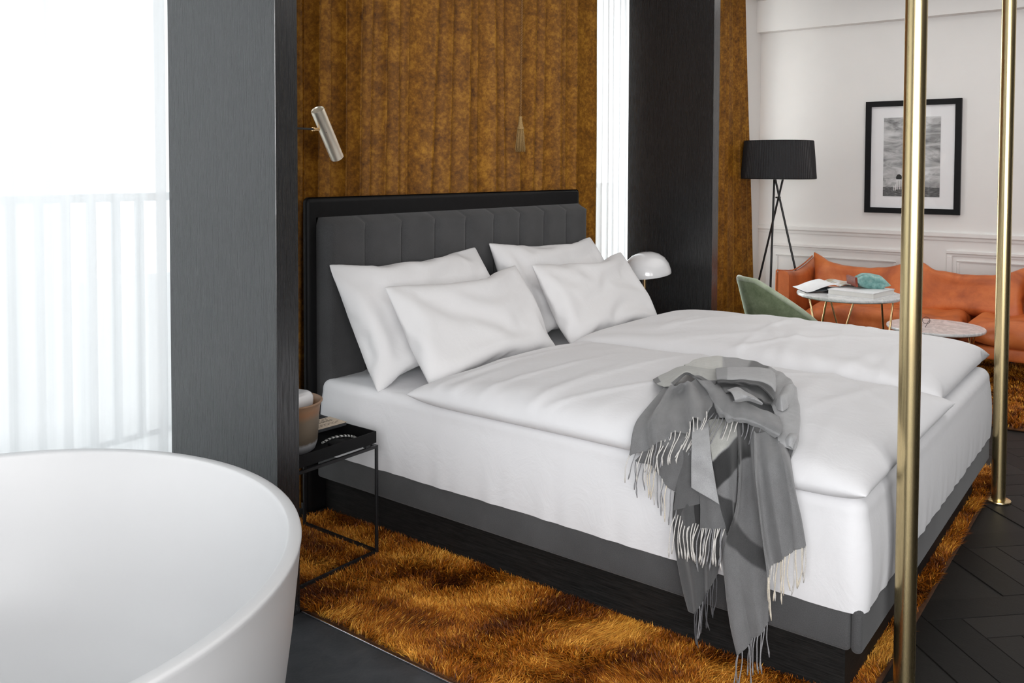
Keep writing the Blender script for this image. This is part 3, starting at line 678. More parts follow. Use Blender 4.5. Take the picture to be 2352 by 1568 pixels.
# ------------------------------------------------------------------ fringed woollen throw, folded sheets draped over the bed edge (control nets in metres)
THROW = {
 'low_left': [[(2.197, 1.103, 0.491), (2.188, 1.050, 0.518), (2.194, 1.000, 0.534), (2.194, 0.950, 0.539)], [(2.193, 1.106, 0.417), (2.184, 1.053, 0.433), (2.191, 1.005, 0.443), (2.192, 0.952, 0.456)], [(2.192, 1.093, 0.321), (2.180, 1.044, 0.341), (2.187, 1.002, 0.357), (2.191, 0.958, 0.376)], [(2.193, 1.074, 0.233), (2.181, 1.034, 0.262), (2.186, 1.000, 0.291), (2.190, 0.964, 0.327)], [(2.192, 1.054, 0.169), (2.186, 1.030, 0.172), (2.186, 1.000, 0.227), (2.190, 0.969, 0.293)]],
 'long_centre': [[(2.359, 0.988, 0.692), (2.375, 0.982, 0.682), (2.355, 0.955, 0.682), (2.296, 0.907, 0.683)], [(2.216, 0.925, 0.658), (2.227, 0.914, 0.651), (2.223, 0.896, 0.644), (2.196, 0.865, 0.640)], [(2.163, 0.902, 0.594), (2.187, 0.897, 0.586), (2.186, 0.877, 0.581), (2.175, 0.849, 0.574)], [(2.165, 0.911, 0.504), (2.180, 0.898, 0.502), (2.188, 0.875, 0.502), (2.186, 0.843, 0.496)], [(2.176, 0.939, 0.375), (2.170, 0.905, 0.390), (2.186, 0.875, 0.397), (2.196, 0.839, 0.407)], [(2.183, 0.934, 0.279), (2.164, 0.895, 0.304), (2.182, 0.868, 0.310), (2.198, 0.831, 0.323)], [(2.182, 0.919, 0.180), (2.162, 0.882, 0.215), (2.176, 0.855, 0.235), (2.197, 0.826, 0.259)], [(2.180, 0.898, 0.098), (2.167, 0.869, 0.142), (2.175, 0.846, 0.176), (2.192, 0.823, 0.212)]],
 'right_big': [[(2.246, 0.891, 0.692), (2.265, 0.879, 0.688), (2.286, 0.862, 0.682), (2.293, 0.842, 0.681), (2.323, 0.832, 0.667)], [(2.145, 0.847, 0.615), (2.164, 0.833, 0.620), (2.170, 0.806, 0.634), (2.162, 0.775, 0.654), (2.226, 0.776, 0.644)], [(2.142, 0.836, 0.507), (2.165, 0.823, 0.517), (2.172, 0.795, 0.541), (2.156, 0.758, 0.572), (2.194, 0.748, 0.574)], [(2.142, 0.827, 0.421), (2.162, 0.813, 0.438), (2.175, 0.787, 0.466), (2.157, 0.750, 0.506), (2.194, 0.736, 0.515)], [(2.147, 0.818, 0.354), (2.160, 0.801, 0.374), (2.172, 0.777, 0.400), (2.160, 0.745, 0.437), (2.192, 0.731, 0.451)]],
 'dark_patch': [[(2.313, 1.067, 0.679), (2.339, 1.029, 0.682), (2.368, 0.989, 0.686)], [(2.216, 1.003, 0.630), (2.227, 0.969, 0.640), (2.225, 0.926, 0.655)], [(2.192, 0.981, 0.563), (2.191, 0.947, 0.574), (2.185, 0.910, 0.589)], [(2.192, 0.965, 0.495), (2.191, 0.940, 0.507), (2.183, 0.912, 0.528)], [(2.192, 0.939, 0.413), (2.190, 0.931, 0.432), (2.185, 0.919, 0.466)]],
 'light_flap': [[(2.335, 1.110, 0.675), (2.357, 1.098, 0.676), (2.377, 1.085, 0.677)], [(2.236, 1.068, 0.668), (2.246, 1.048, 0.669), (2.248, 1.023, 0.670)], [(2.162, 1.034, 0.626), (2.164, 1.004, 0.629), (2.174, 0.981, 0.621)], [(2.158, 1.032, 0.573), (2.162, 1.000, 0.567), (2.172, 0.968, 0.554)], [(2.156, 1.030, 0.533), (2.157, 0.991, 0.519), (2.169, 0.955, 0.500)]],
 'fringed_middle': [[(2.189, 1.031, 0.553), (2.185, 0.997, 0.555), (2.191, 0.965, 0.537)], [(2.183, 1.018, 0.490), (2.177, 0.986, 0.488), (2.188, 0.955, 0.480)], [(2.180, 1.015, 0.416), (2.172, 0.973, 0.427), (2.183, 0.940, 0.431)]],
 'left_fold': [[(2.189, 1.074, 0.617), (2.178, 1.046, 0.625), (2.188, 1.029, 0.620)], [(2.190, 1.089, 0.521), (2.176, 1.050, 0.540), (2.189, 1.023, 0.548)], [(2.186, 1.097, 0.444), (2.176, 1.055, 0.465), (2.190, 1.019, 0.481)]],
 'left_under': [[(2.187, 1.096, 0.445), (2.184, 1.059, 0.463), (2.191, 1.021, 0.481)], [(2.194, 1.096, 0.433), (2.189, 1.056, 0.429), (2.191, 1.020, 0.418)]],
 'left_lower': [[(2.251, 1.121, 0.663), (2.245, 1.091, 0.655), (2.215, 1.060, 0.643), (2.184, 1.034, 0.620)], [(2.191, 1.153, 0.625), (2.190, 1.112, 0.625), (2.186, 1.080, 0.610), (2.182, 1.054, 0.582)], [(2.194, 1.197, 0.587), (2.192, 1.151, 0.587), (2.189, 1.110, 0.564), (2.184, 1.073, 0.533)], [(2.194, 1.225, 0.557), (2.194, 1.179, 0.550), (2.193, 1.139, 0.525), (2.187, 1.091, 0.489)]],
 'left_flap': [[(2.466, 1.276, 0.707), (2.441, 1.234, 0.724), (2.439, 1.207, 0.734), (2.476, 1.199, 0.736), (2.515, 1.188, 0.739)], [(2.369, 1.266, 0.681), (2.366, 1.223, 0.698), (2.446, 1.219, 0.699), (2.434, 1.164, 0.724), (2.466, 1.132, 0.726)], [(2.245, 1.246, 0.652), (2.247, 1.195, 0.676), (2.332, 1.176, 0.686), (2.340, 1.118, 0.715), (2.393, 1.079, 0.716)], [(2.194, 1.232, 0.616), (2.201, 1.175, 0.644), (2.254, 1.136, 0.670), (2.277, 1.085, 0.702), (2.351, 1.058, 0.709)], [(2.191, 1.236, 0.568), (2.176, 1.159, 0.617), (2.215, 1.117, 0.646), (2.236, 1.068, 0.684), (2.293, 1.041, 0.704)]],
 'back_dome': [[(2.764, 1.352, 0.716), (2.907, 1.362, 0.714), (3.003, 1.325, 0.709), (2.994, 1.196, 0.711), (2.918, 1.078, 0.708), (2.789, 0.979, 0.709), (2.548, 0.872, 0.702), (2.317, 0.792, 0.682), (2.232, 0.776, 0.665)], [(2.654, 1.292, 0.732), (2.757, 1.290, 0.735), (2.830, 1.247, 0.734), (2.821, 1.137, 0.733), (2.750, 1.031, 0.729), (2.657, 0.952, 0.722), (2.484, 0.868, 0.710), (2.296, 0.799, 0.686), (2.246, 0.791, 0.665)], [(2.573, 1.240, 0.737), (2.622, 1.220, 0.742), (2.669, 1.174, 0.743), (2.682, 1.095, 0.738), (2.610, 1.001, 0.735), (2.515, 0.927, 0.728), (2.416, 0.872, 0.712), (2.288, 0.820, 0.690), (2.245, 0.805, 0.668)], [(2.577, 1.217, 0.722), (2.605, 1.192, 0.728), (2.616, 1.144, 0.733), (2.607, 1.074, 0.731), (2.545, 1.000, 0.728), (2.487, 0.943, 0.716), (2.385, 0.885, 0.704), (2.278, 0.839, 0.683), (2.228, 0.814, 0.665)]],
 'upper_left': [[(2.588, 1.382, 0.695), (2.621, 1.341, 0.721), (2.655, 1.299, 0.741), (2.607, 1.204, 0.753), (2.650, 1.157, 0.755)], [(2.491, 1.316, 0.710), (2.508, 1.275, 0.730), (2.556, 1.244, 0.751), (2.536, 1.180, 0.750), (2.534, 1.120, 0.754)], [(2.458, 1.271, 0.711), (2.446, 1.231, 0.729), (2.536, 1.233, 0.742), (2.497, 1.176, 0.744), (2.459, 1.101, 0.744)]],
 'upper_right': [[(2.614, 1.168, 0.758), (2.655, 1.115, 0.763), (2.692, 1.066, 0.762), (2.726, 1.035, 0.756), (2.745, 1.019, 0.740)], [(2.473, 1.103, 0.770), (2.490, 1.047, 0.775), (2.511, 0.994, 0.775), (2.522, 0.954, 0.770), (2.533, 0.937, 0.749)], [(2.432, 1.080, 0.758), (2.450, 1.037, 0.765), (2.451, 0.990, 0.767), (2.457, 0.955, 0.762), (2.436, 0.909, 0.735)]],
 'dark_fold': [[(2.436, 1.085, 0.758), (2.463, 1.043, 0.763), (2.464, 0.995, 0.764), (2.470, 0.958, 0.759), (2.454, 0.914, 0.733)], [(2.439, 1.067, 0.743), (2.475, 1.030, 0.749), (2.451, 0.982, 0.748), (2.442, 0.944, 0.741), (2.441, 0.914, 0.725)], [(2.387, 1.033, 0.743), (2.413, 0.996, 0.749), (2.399, 0.958, 0.745), (2.406, 0.935, 0.737), (2.427, 0.919, 0.725)]],
 'front_roll': [[(2.396, 1.034, 0.754), (2.421, 1.012, 0.759), (2.399, 0.975, 0.755), (2.397, 0.944, 0.743)], [(2.336, 0.995, 0.765), (2.342, 0.971, 0.767), (2.333, 0.939, 0.762), (2.356, 0.919, 0.748)], [(2.298, 0.968, 0.754), (2.324, 0.954, 0.756), (2.335, 0.930, 0.754), (2.355, 0.910, 0.742)], [(2.355, 0.998, 0.732), (2.359, 0.970, 0.736), (2.370, 0.946, 0.735), (2.378, 0.921, 0.730)]],
 'cross_fold': [[(2.512, 1.189, 0.745), (2.508, 1.129, 0.744), (2.425, 1.036, 0.736), (2.390, 0.952, 0.723), (2.377, 0.870, 0.708)], [(2.432, 1.128, 0.744), (2.383, 1.058, 0.741), (2.322, 0.985, 0.732), (2.296, 0.910, 0.723), (2.278, 0.825, 0.707)], [(2.408, 1.097, 0.727), (2.313, 1.029, 0.720), (2.266, 0.972, 0.712), (2.266, 0.909, 0.712), (2.251, 0.823, 0.693)], [(2.408, 1.088, 0.702), (2.327, 1.030, 0.695), (2.295, 0.982, 0.691), (2.287, 0.917, 0.696), (2.267, 0.841, 0.679)]],
 'corner_roll': [[(2.658, 0.967, 0.717), (2.630, 0.942, 0.735), (2.677, 0.939, 0.731), (2.764, 0.956, 0.698)], [(2.533, 0.930, 0.724), (2.491, 0.901, 0.746), (2.542, 0.898, 0.738), (2.647, 0.917, 0.700)], [(2.455, 0.909, 0.722), (2.425, 0.884, 0.749), (2.447, 0.876, 0.741), (2.486, 0.882, 0.714)], [(2.433, 0.898, 0.710), (2.407, 0.873, 0.715), (2.424, 0.867, 0.717), (2.479, 0.881, 0.713)]],
 'right_loop': [[(2.318, 0.835, 0.674), (2.296, 0.813, 0.689), (2.314, 0.803, 0.686), (2.353, 0.807, 0.666)], [(2.265, 0.816, 0.676), (2.256, 0.796, 0.692), (2.276, 0.786, 0.687), (2.313, 0.793, 0.666)], [(2.254, 0.807, 0.662), (2.246, 0.794, 0.671), (2.247, 0.784, 0.666), (2.267, 0.784, 0.661)]],
}
def wool_mat():
    m, nt, b = new_mat('grey_check_wool'); a = N(nt, 'ShaderNodeAttribute'); a.attribute_name = 'Col'
    v = coords(nt, (1, 1, .6)); f = noise(nt, v, 900, 2, .7); g = noise(nt, v, 45, 4)
    mx = N(nt, 'ShaderNodeMix', data_type='RGBA', blend_type='MULTIPLY'); mx.inputs[0].default_value = 1
    ad = N(nt, 'ShaderNodeMath', operation='MULTIPLY_ADD'); ad.inputs[1].default_value = .35
    nt.links.new(g, ad.inputs[0]); nt.links.new(f, ad.inputs[2])
    nt.links.new(a.outputs['Color'], mx.inputs[6]); nt.links.new(ramp(nt, ad.outputs[0], [(.3, .62), (.95, 1.28)]), mx.inputs[7])
    nt.links.new(mx.outputs[2], b.inputs['Base Color']); b.inputs['Roughness'].default_value = .85; b.inputs['Sheen Weight'].default_value = .35
    b.inputs['Specular IOR Level'].default_value = .2; bump(nt, b, f, .4, .002); return m
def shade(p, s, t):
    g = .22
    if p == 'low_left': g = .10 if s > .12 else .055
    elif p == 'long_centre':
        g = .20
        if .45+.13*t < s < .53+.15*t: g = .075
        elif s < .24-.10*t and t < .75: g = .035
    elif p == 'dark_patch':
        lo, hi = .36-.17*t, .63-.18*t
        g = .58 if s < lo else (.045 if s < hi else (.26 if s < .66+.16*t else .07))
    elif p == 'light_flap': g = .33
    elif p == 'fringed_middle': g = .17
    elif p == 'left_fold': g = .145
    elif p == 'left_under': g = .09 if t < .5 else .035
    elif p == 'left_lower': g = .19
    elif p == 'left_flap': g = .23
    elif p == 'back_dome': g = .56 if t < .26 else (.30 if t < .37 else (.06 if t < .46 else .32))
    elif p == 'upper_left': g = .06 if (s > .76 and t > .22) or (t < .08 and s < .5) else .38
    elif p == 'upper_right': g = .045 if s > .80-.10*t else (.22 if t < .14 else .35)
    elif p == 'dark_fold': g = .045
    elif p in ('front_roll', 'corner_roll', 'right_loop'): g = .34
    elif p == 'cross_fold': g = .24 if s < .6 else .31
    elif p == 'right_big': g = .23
    return g*(1.08 if p in ('upper_left', 'upper_right', 'back_dome', 'front_roll', 'corner_roll', 'right_loop', 'light_flap') else .80)  # heap panels lightened, hanging ones darkened: fall of light put into the colour
thr = thing('throw_blanket', (2.2, 1.0, .1), 'grey checked wool throw with knotted fringe draped over the bed side', 'throw')
Vs = []; Fs = []; Cs = []; EDGE = {}
for p, net in THROW.items():
    net = np.array(net)
    if p == 'back_dome': net = np.concatenate([net[:1]+np.array([[[.025, .019, -.04]]]), net], 0)
    h = max(40, net.shape[0]*20); w = max(40, net.shape[1]*20)
    Gp = patch(net, h, w); EDGE[p] = Gp[-1]
    ss, tt = np.meshgrid(np.linspace(0, 1, h), np.linspace(0, 1, w), indexing='ij'); r_ = np.random.RandomState(len(p))
    nrm = np.cross(np.gradient(Gp, axis=0), np.gradient(Gp, axis=1)); nrm /= np.linalg.norm(nrm, axis=2, keepdims=True)+1e-9
    wd = np.linalg.norm(Gp[:, -1]-Gp[:, 0], axis=1).mean()                     # folds of two to five centimetres run down each sheet
    rip = sum(np.sin(tt*wd/r_.uniform(.045, .095)*2*pi+ss*r_.uniform(-2.5, 2.5)+r_.uniform(0, 6))*r_.uniform(.0024, .0052)*(.3+.7*ss) for _ in range(4))
    rip *= .35 if p in ('front_roll', 'corner_roll', 'right_loop', 'dark_fold', 'back_dome', 'upper_left', 'upper_right', 'cross_fold', 'left_fold', 'left_under', 'fringed_middle', 'light_flap') else {'right_big': 2.4, 'long_centre': 2.2, 'left_flap': 1.7, 'low_left': 1.5, 'dark_patch': 1.4}.get(p, 1.)
    Gp = Gp+nrm*rip[..., None]; EDGE[p] = Gp[-1]
    o_ = len(Vs); Vs += Gp.reshape(-1, 3).tolist()
    Fs += [(o_+i*w+j, o_+(i+1)*w+j, o_+(i+1)*w+j+1, o_+i*w+j+1) for i in range(h-1) for j in range(w-1)]
    sub_ = [(i/2.5, j/2.5) for i in (-2, -1, 0, 1, 2) for j in (-2, -1, 0, 1, 2)]      # dyed bands blend over about one thread
    Cs += [sum(shade(p, a+i/h, b+j/w) for i, j in sub_)/25 for a, b in zip(ss.ravel(), tt.ravel())]
cloth = MB().add(Vs, Fs).build('woven_cloth', wool_mat(), thr, smooth=True, fix=False)
ca = cloth.data.color_attributes.new('Col', 'FLOAT_COLOR', 'POINT')
ca.data.foreach_set('color', np.array([(g, g*1.005, g*1.02 if g < .4 else g*.94, 1) for g in Cs], 'f4').ravel())
cloth.modifiers.new('thick', 'SOLIDIFY').thickness = .003
YARN = [plain('pale_yarn', (.62, .60, .57), .85, nscale=300, namp=.15), plain('grey_yarn', (.26, .26, .27), .85, nscale=300, namp=.2), plain('dark_yarn', (.075, .075, .08), .85, nscale=300, namp=.2), plain('cream_yarn', (.66, .60, .50), .85, nscale=300, namp=.15)]
rt = random.Random(12)
def fringe(p, n, ln, cols, t0=0, t1=1, out=.004, lim=2.5):
    E_ = EDGE[p]
    for k in range(n):
        t = t0+(t1-t0)*(k+.5)/n; i = min(len(E_)-1, int(t*(len(E_)-1))); q = Vector(E_[i])
        L_ = ln*rt.uniform(.82, 1.15); sw = rt.uniform(-.012, .012); bow = rt.uniform(-.006, .006); pts_ = []
        for a in np.linspace(0, 1, 8):
            c_ = q+Vector((-out*min(1, a*3)-.002*math.sin(a*9+k), sw*a*a+bow*math.sin(a*pi), .002-L_*a))
            c_.x += (min(c_.x, lim-out*.5+max(0, c_.z-.60)*1.3)-c_.x)*min(1, a*2.5); pts_.append(c_)
        rr = [.0017, .0017, .0016, .0016, .0016, .0015, .0026, .0012]
        MB().tube(pts_, rr, 6).build('tassel', YARN[rt.choice(cols)], thr, smooth=True)
fringe('left_flap', 21, .078, [0, 0, 0, 1], lim=2.158); fringe('left_lower', 15, .092, [0, 1, 1, 3], out=.010); fringe('left_under', 10, .105, [0], out=.026)
fringe('fringed_middle', 14, .100, [0, 0, 0, 1], out=.020); fringe('low_left', 12, .098, [1, 2, 2], .3, 1); fringe('long_centre', 11, .100, [1])
fringe('right_big', 15, .102, [3, 3, 0]); fringe('cross_fold', 13, .062, [1, 1, 0], .15, .95, .012, lim=2.19)
# ------------------------------------------------------------------ bedside tray tables
def tray_table(x0, y0, label):
    t = thing('tray_side_table', (x0+.2, y0+.2, 0), label, 'side table')
    x1, y1 = x0+.4, y0+.4
    tr = MB().box(x0, x1, y0, y1, .424, .428)
    tr.box(x0, x1, y0, y0+.003, .428, .465).box(x0, x1, y1-.003, y1, .428, .465).box(x0, x0+.003, y0+.003, y1-.003, .428, .465).box(x1-.003, x1, y0+.003, y1-.003, .428, .465)
    tr.build('tray', BLACK, t)
    s = .010
    for i, (a, b) in enumerate(((x0-.006, y0-.004), (x1-.004, y0-.004), (x0-.006, y1-.006), (x1-.004, y1-.006))):
        MB().box(a, a+s, b, b+s, 0, .415, .001, 1).build('leg', BLACKM, t)
    for b in (y0-.004, y1-.006): MB().box(x0+.004, x1-.004, b, b+s, .405, .415).build('rail', BLACKM, t)
    for a in (x0-.006, x1-.004): MB().box(a, a+s, y0+.006, y1-.006, .405, .415).build('rail', BLACKM, t)
    for b in (y0-.004,): MB().box(x0+.004, x1-.004, b, b+s, .026, .036).build('floor_rail', BLACKM, t)
    for a in (x0-.006, x1-.004): MB().box(a, a+s, y0+.006, y1-.006, .026, .036).build('floor_rail', BLACKM, t)
    for a in (x0+.03, x1-.05):
        for b in (y0+.004, y1-.014): MB().box(a, a+.02, b-.006, b+.01, .415, .424).build('spacer', BLACKM, t)
    return t
tray_table(1.738, 2.242, 'black metal tray side table between the partition and the bed')
tray_table(4.262, 2.20, 'black metal tray side table under the white mushroom lamp')
# stoneware pot with white dish
def stone_mat():
    m, nt, b = new_mat('speckled_stoneware'); tc = N(nt, 'ShaderNodeTexCoord'); sp = N(nt, 'ShaderNodeSeparateXYZ')
    nt.links.new(tc.outputs['Object'], sp.inputs[0]); f = noise(nt, coords(nt), 60, 5)
    ad = N(nt, 'ShaderNodeMath', operation='MULTIPLY_ADD'); ad.inputs[1].default_value = .018
    nt.links.new(f, ad.inputs[0]); nt.links.new(sp.outputs['Z'], ad.inputs[2])
    mr = N(nt, 'ShaderNodeMapRange'); mr.inputs['From Min'].default_value = .0; mr.inputs['From Max'].default_value = .20; nt.links.new(ad.outputs[0], mr.inputs['Value'])
    nt.links.new(ramp(nt, mr.outputs[0], [(.20, (.33, .33, .34)), (.24, (.11, .085, .06)), (.62, (.17, .13, .09)), (.74, (.30, .15, .075)), (.86, (.34, .21, .13))]), b.inputs['Base Color'])
    b.inputs['Roughness'].default_value = .5; return m
pot = thing('stoneware_pot', (1.885, 2.42, .428), 'brown and grey stoneware pot on the black tray beside the bed', 'pot')
MB().lathe([(0, .0), (.088, .0), (.096, .006), (.104, .03), (.107, .07), (.110, .12), (.113, .15), (.119, .165), (.122, .168), (.122, .171), (.118, .173), (.112, .170), (.107, .15), (.104, .12), (.100, .06), (.08, .02), (0, .015)], (1.885, 2.42, .428), 64).build('body', stone_mat(), pot, auto=50)
dish = MB().box(1.81, 1.955, 2.345, 2.49, .560, .632, .028, 5, Matrix.Translation((1.885, 2.42, .60)) @ Matrix.Rotation(.30, 4, 'Z') @ Matrix.Rotation(.05, 4, 'X') @ Matrix.Translation((-1.885, -2.42, -.60)))
tag(dish.build('ceramic_dish', ENAMEL, auto=60), 'white rounded square ceramic dish sitting in the stoneware pot', 'dish')
# notebook with ribbed cover and paper band
nb = thing('notebook', (2.06, 2.50, .465), 'black ribbed notebook with kraft paper band lying across the tray rim', 'notebook')
KRAFT = plain('kraft_paper', (.55, .46, .36), .85, nscale=60, namp=.08); INK = plain('brown_ink', (.09, .07, .055), .8, nscale=60, namp=.1); NBK = plain('black_board', (.025, .027, .030), .55, nscale=60, namp=.2)
NM = Matrix.Translation((2.030, 2.475, .470)) @ Matrix.Rotation(-.06, 4, 'Z')
MB().box(-.085, .085, -.105, .125, 0, .012, .002, 1, NM).build('cover', NBK, nb)
for k in range(13): MB().box(-.08, .068, .000+k*.0095, .0045+k*.0095, .012, .0145, 0, 2, NM).build('rib', NBK, nb)
MB().box(-.0855, .0855, -.1055, -.006, .0122, .0135, 0, 2, NM).build('paper_band', KRAFT, nb)
ink = MB(); r_ = random.Random(3)
for row, (yy, hh, st) in enumerate(((-.020, .006, .014), (-.030, .005, .018), (-.052, .014, .013), (-.074, .006, .017), (-.086, .005, .015))):
    x = -.06
    while x < .06:
        w_ = st*r_.uniform(.5, .8)
        if row == 2:
            ink.box(x, x+.0022, yy, yy+hh, .0135, .0138, 0, 2, NM).box(x, x+w_, yy+hh-.0022, yy+hh, .0135, .0138, 0, 2, NM).box(x+w_-.0022, x+w_, yy, yy+hh, .0135, .0138, 0, 2, NM).box(x, x+w_, yy, yy+.0022, .0135, .0138, 0, 2, NM)
        else: ink.box(x, x+w_, yy, yy+hh*.55, .0135, .0138, 0, 2, NM)
        x += st
ink.build('print', INK, nb)
# braided cord loop
def cord_mat():
    m, nt, b = new_mat('black_white_braid'); tc = N(nt, 'ShaderNodeTexCoord')
    mp = N(nt, 'ShaderNodeMapping'); mp.inputs['Scale'].default_value = (1, 1, 1); nt.links.new(tc.outputs['UV'], mp.inputs['Vector'])
    ck = N(nt, 'ShaderNodeTexChecker'); ck.inputs['Scale'].default_value = 1; ck.inputs['Color1'].default_value = (.010, .010, .010, 1); ck.inputs['Color2'].default_value = (.62, .62, .60, 1)
    nt.links.new(mp.outputs[0], ck.inputs['Vector']); nt.links.new(ck.outputs[0], b.inputs['Base Color']); b.inputs['Roughness'].default_value = .8; return m
pth = cr([(2.00, 2.37, .433), (2.06, 2.385, .433), (2.105, 2.365, .433), (2.112, 2.325, .433), (2.08, 2.293, .433), (2.03, 2.283, .433), (1.98, 2.285, .433), (1.90, 2.27, .433), (1.84, 2.275, .433)], 90)
cd = MB().tube(pth.tolist(), .0045, 8, cap=False)
cd.uv = [(i*.55+k*.5, k*.5) for i in range(90) for k in range(8)]
tag(cd.build('braided_cord', cord_mat(), smooth=True), 'black and white braided cord lying in the tray', 'cord')
tag(MB().lathe([(0, 0), (.03, 0), (.032, .003), (.03, .008), (.012, .010), (0, .010)], (2.035, 2.335, .428), 32).build('black_disc', BLACK, auto=40), 'small flat black disc inside the loop of braided cord', 'gadget')

# ------------------------------------------------------------------ brass reading lamp on the partition
wl_ = thing('wall_lamp', (1.729, 2.50, 1.545), 'pale brass cylinder reading lamp on a black arm from the partition', 'wall lamp')
MB().lathe([(0, 0), (.03, 0), (.032, .003), (.032, .012), (.03, .015), (0, .015)], (1.729, 2.50, 1.545), 32, axis=(1, 0, 0)).build('wall_plate', BLACKM, wl_, auto=40)
MB().tube([(1.744, 2.50, 1.545), (1.93, 2.50, 1.544), (2.075, 2.50, 1.543)], .0042, 10).build('arm', BLACKM, wl_, auto=40)
MB().lathe([(0, 0), (.007, 0), (.008, .002), (.008, .006), (.006, .008), (.0055, .030), (0, .032)], (2.07, 2.50, 1.543), 20, axis=(1, 0, 0)).build('joint', BRASS_T, wl_, auto=40)
ax = (Vector((0, 0, 1))*.80-Vector((math.sin(YAW), math.cos(YAW), 0))*.55-Vector((math.cos(YAW), -math.sin(YAW), 0))*.22).normalized()
cc_ = Vector((2.142, 2.502, 1.527)); Lh = .108
MB().lathe([(.0, -Lh+.03), (.021, -Lh+.03), (.0225, -Lh), (.0245, -Lh), (.0252, -Lh+.003), (.0252, Lh-.004), (.0245, Lh), (.0225, Lh), (.021, Lh-.003), (0, Lh-.003)], cc_, 40, axis=ax).build('shade', BRASS_L, wl_, auto=40)
MB().tube([cc_-ax*.012+Vector((-.028, -.008, .006)), cc_+ax*.01+Vector((-.018, -.02, 0))], .003, 8).build('knuckle', BLACKM, wl_)

# ------------------------------------------------------------------ tassel cord
ROPE = plain('gold_rope', (.26, .125, .035), .75, nscale=200, namp=.3); TASS = plain('gold_tassel_thread', (.40, .25, .095), .7, nscale=200, namp=.3)
tc_ = thing('tassel_pull', (3.68, 2.77, 1.49), 'gold twisted cord with a tassel hanging before the mustard curtain', 'tassel')
for k in range(2):
    MB().tube([(3.69+.0035*math.cos(z*230+k*pi)-(2.85-z)*.016, 2.755+.0035*math.sin(z*230+k*pi), z) for z in np.linspace(2.85, 1.672, 330)], .0035, 6).build('rope', ROPE, tc_, smooth=True)
MB().lathe([(0, .0), (.009, 0), (.010, -.006), (.0085, -.014), (.013, -.04), (.015, -.052), (.019, -.058), (.0185, -.066), (.015, -.068), (0, -.068)], (3.671, 2.755, 1.677), 24).build('tassel_head', TASS, tc_, auto=50)
th_ = MB()
for k in range(46):
    a = k*2.399; rr = .016*math.sqrt((k+.5)/46); b = rr*1.75+random.uniform(-.003, .003)
    th_.tube([(3.671+math.cos(a)*rr, 2.755+math.sin(a)*rr, 1.610), (3.671+math.cos(a)*rr*1.35, 2.755+math.sin(a)*rr*1.35, 1.57), (3.671+math.cos(a)*b, 2.755+math.sin(a)*b, 1.495+random.uniform(-.006, .008))], .0021, 5)
th_.build('tassel_skirt', TASS, tc_, smooth=True)

# ------------------------------------------------------------------ mushroom lamp
ml = thing('table_lamp', (4.44, 2.43, .428), 'white mushroom table lamp with brass stem and marble foot', 'table lamp')
MB().lathe([(0, 0), (.050, 0), (.052, .003), (.052, .158), (.050, .161), (.0, .161)], (4.44, 2.43, .428), 40).build('marble_foot', MARBLE, ml, auto=40)
MB().tube([(4.44, 2.43, .589), (4.44, 2.43, .795)], .0088, 16).build('stem', BRASS_T, ml, auto=40)
tilt = Vector((-.12, .06, 1)).normalized()
prd = [(.138, -.004), (.1395, .0), (.138, .018), (.128, .055), (.108, .088), (.078, .112), (.040, .126), (0, .130)]
MB().lathe(prd+[(0, .126), (.039, .122), (.076, .108), (.105, .085), (.1245, .054), (.1345, .018), (.1355, .0), (.138, -.004)], (4.475, 2.43, .792), 64, axis=tilt).build('dome_shade', ENAMEL, ml, auto=60)
MB().lathe([(0, 0), (.016, 0), (.018, .004), (.016, .01), (.0, .012)], (4.44, 2.43, .785), 24).build('collar', BRASS_T, ml, auto=40)

# ------------------------------------------------------------------ brass poles at the bed foot
def pole(x, y, label):
    p = thing('brass_pole', (x, y, 0), label, 'pole', 'floor to ceiling brass poles')
    MB().lathe([(.0, 0), (.047, 0), (.049, .003), (.048, .007), (.030, .009), (.0, .009)], (x, y, 0), 40).build('floor_flange', BRASS, p, auto=40)
    MB().tube([(x, y, .008), (x, y, 1.4), (x, y, CEIL-.008)], .0272, 40, cap=False).build('tube', BRASS, p, smooth=True)
    MB().lathe([(.0, 0), (.053, 0), (.055, -.003), (.054, -.007), (.030, -.009), (.0, -.009)], (x, y, CEIL), 40).build('ceiling_flange', BRASS, p, auto=40)
    return p
pole(2.445, .546, 'thick brass pole in front of the bed foot, the nearer one')
pole(4.139, .566, 'brass pole at the far corner of the bed foot, on a round flange')

# ------------------------------------------------------------------ framed print on the white wall
pf = thing('framed_picture', (XW, 1.683, 1.051), 'black framed cloudy landscape photograph on the white wall above the sofa', 'picture')
ya, yb_, za, zb = 1.3265, 2.0395, 1.051, 1.9605; fw, fd = .044, .034
for poly in ([(ya, zb), (yb_, zb), (yb_-fw, zb-fw), (ya+fw, zb-fw)], [(ya, za), (ya+fw, za+fw), (yb_-fw, za+fw), (yb_, za)], [(ya, za), (ya, zb), (ya+fw, zb-fw), (ya+fw, za+fw)], [(yb_, za), (yb_-fw, za+fw), (yb_-fw, zb-fw), (yb_, zb)]):
    MB().prism(poly, XW-fd, XW-.002, 'x').build('frame_side', BLACK, pf)
MATB = plain('white_mount_board', (.88, .88, .89), .8, nscale=20, namp=.01)
MB().box(XW-.016, XW-.012, ya+fw-.004, yb_-fw+.004, za+fw-.004, zb-fw+.004).build('mount', MATB, pf)
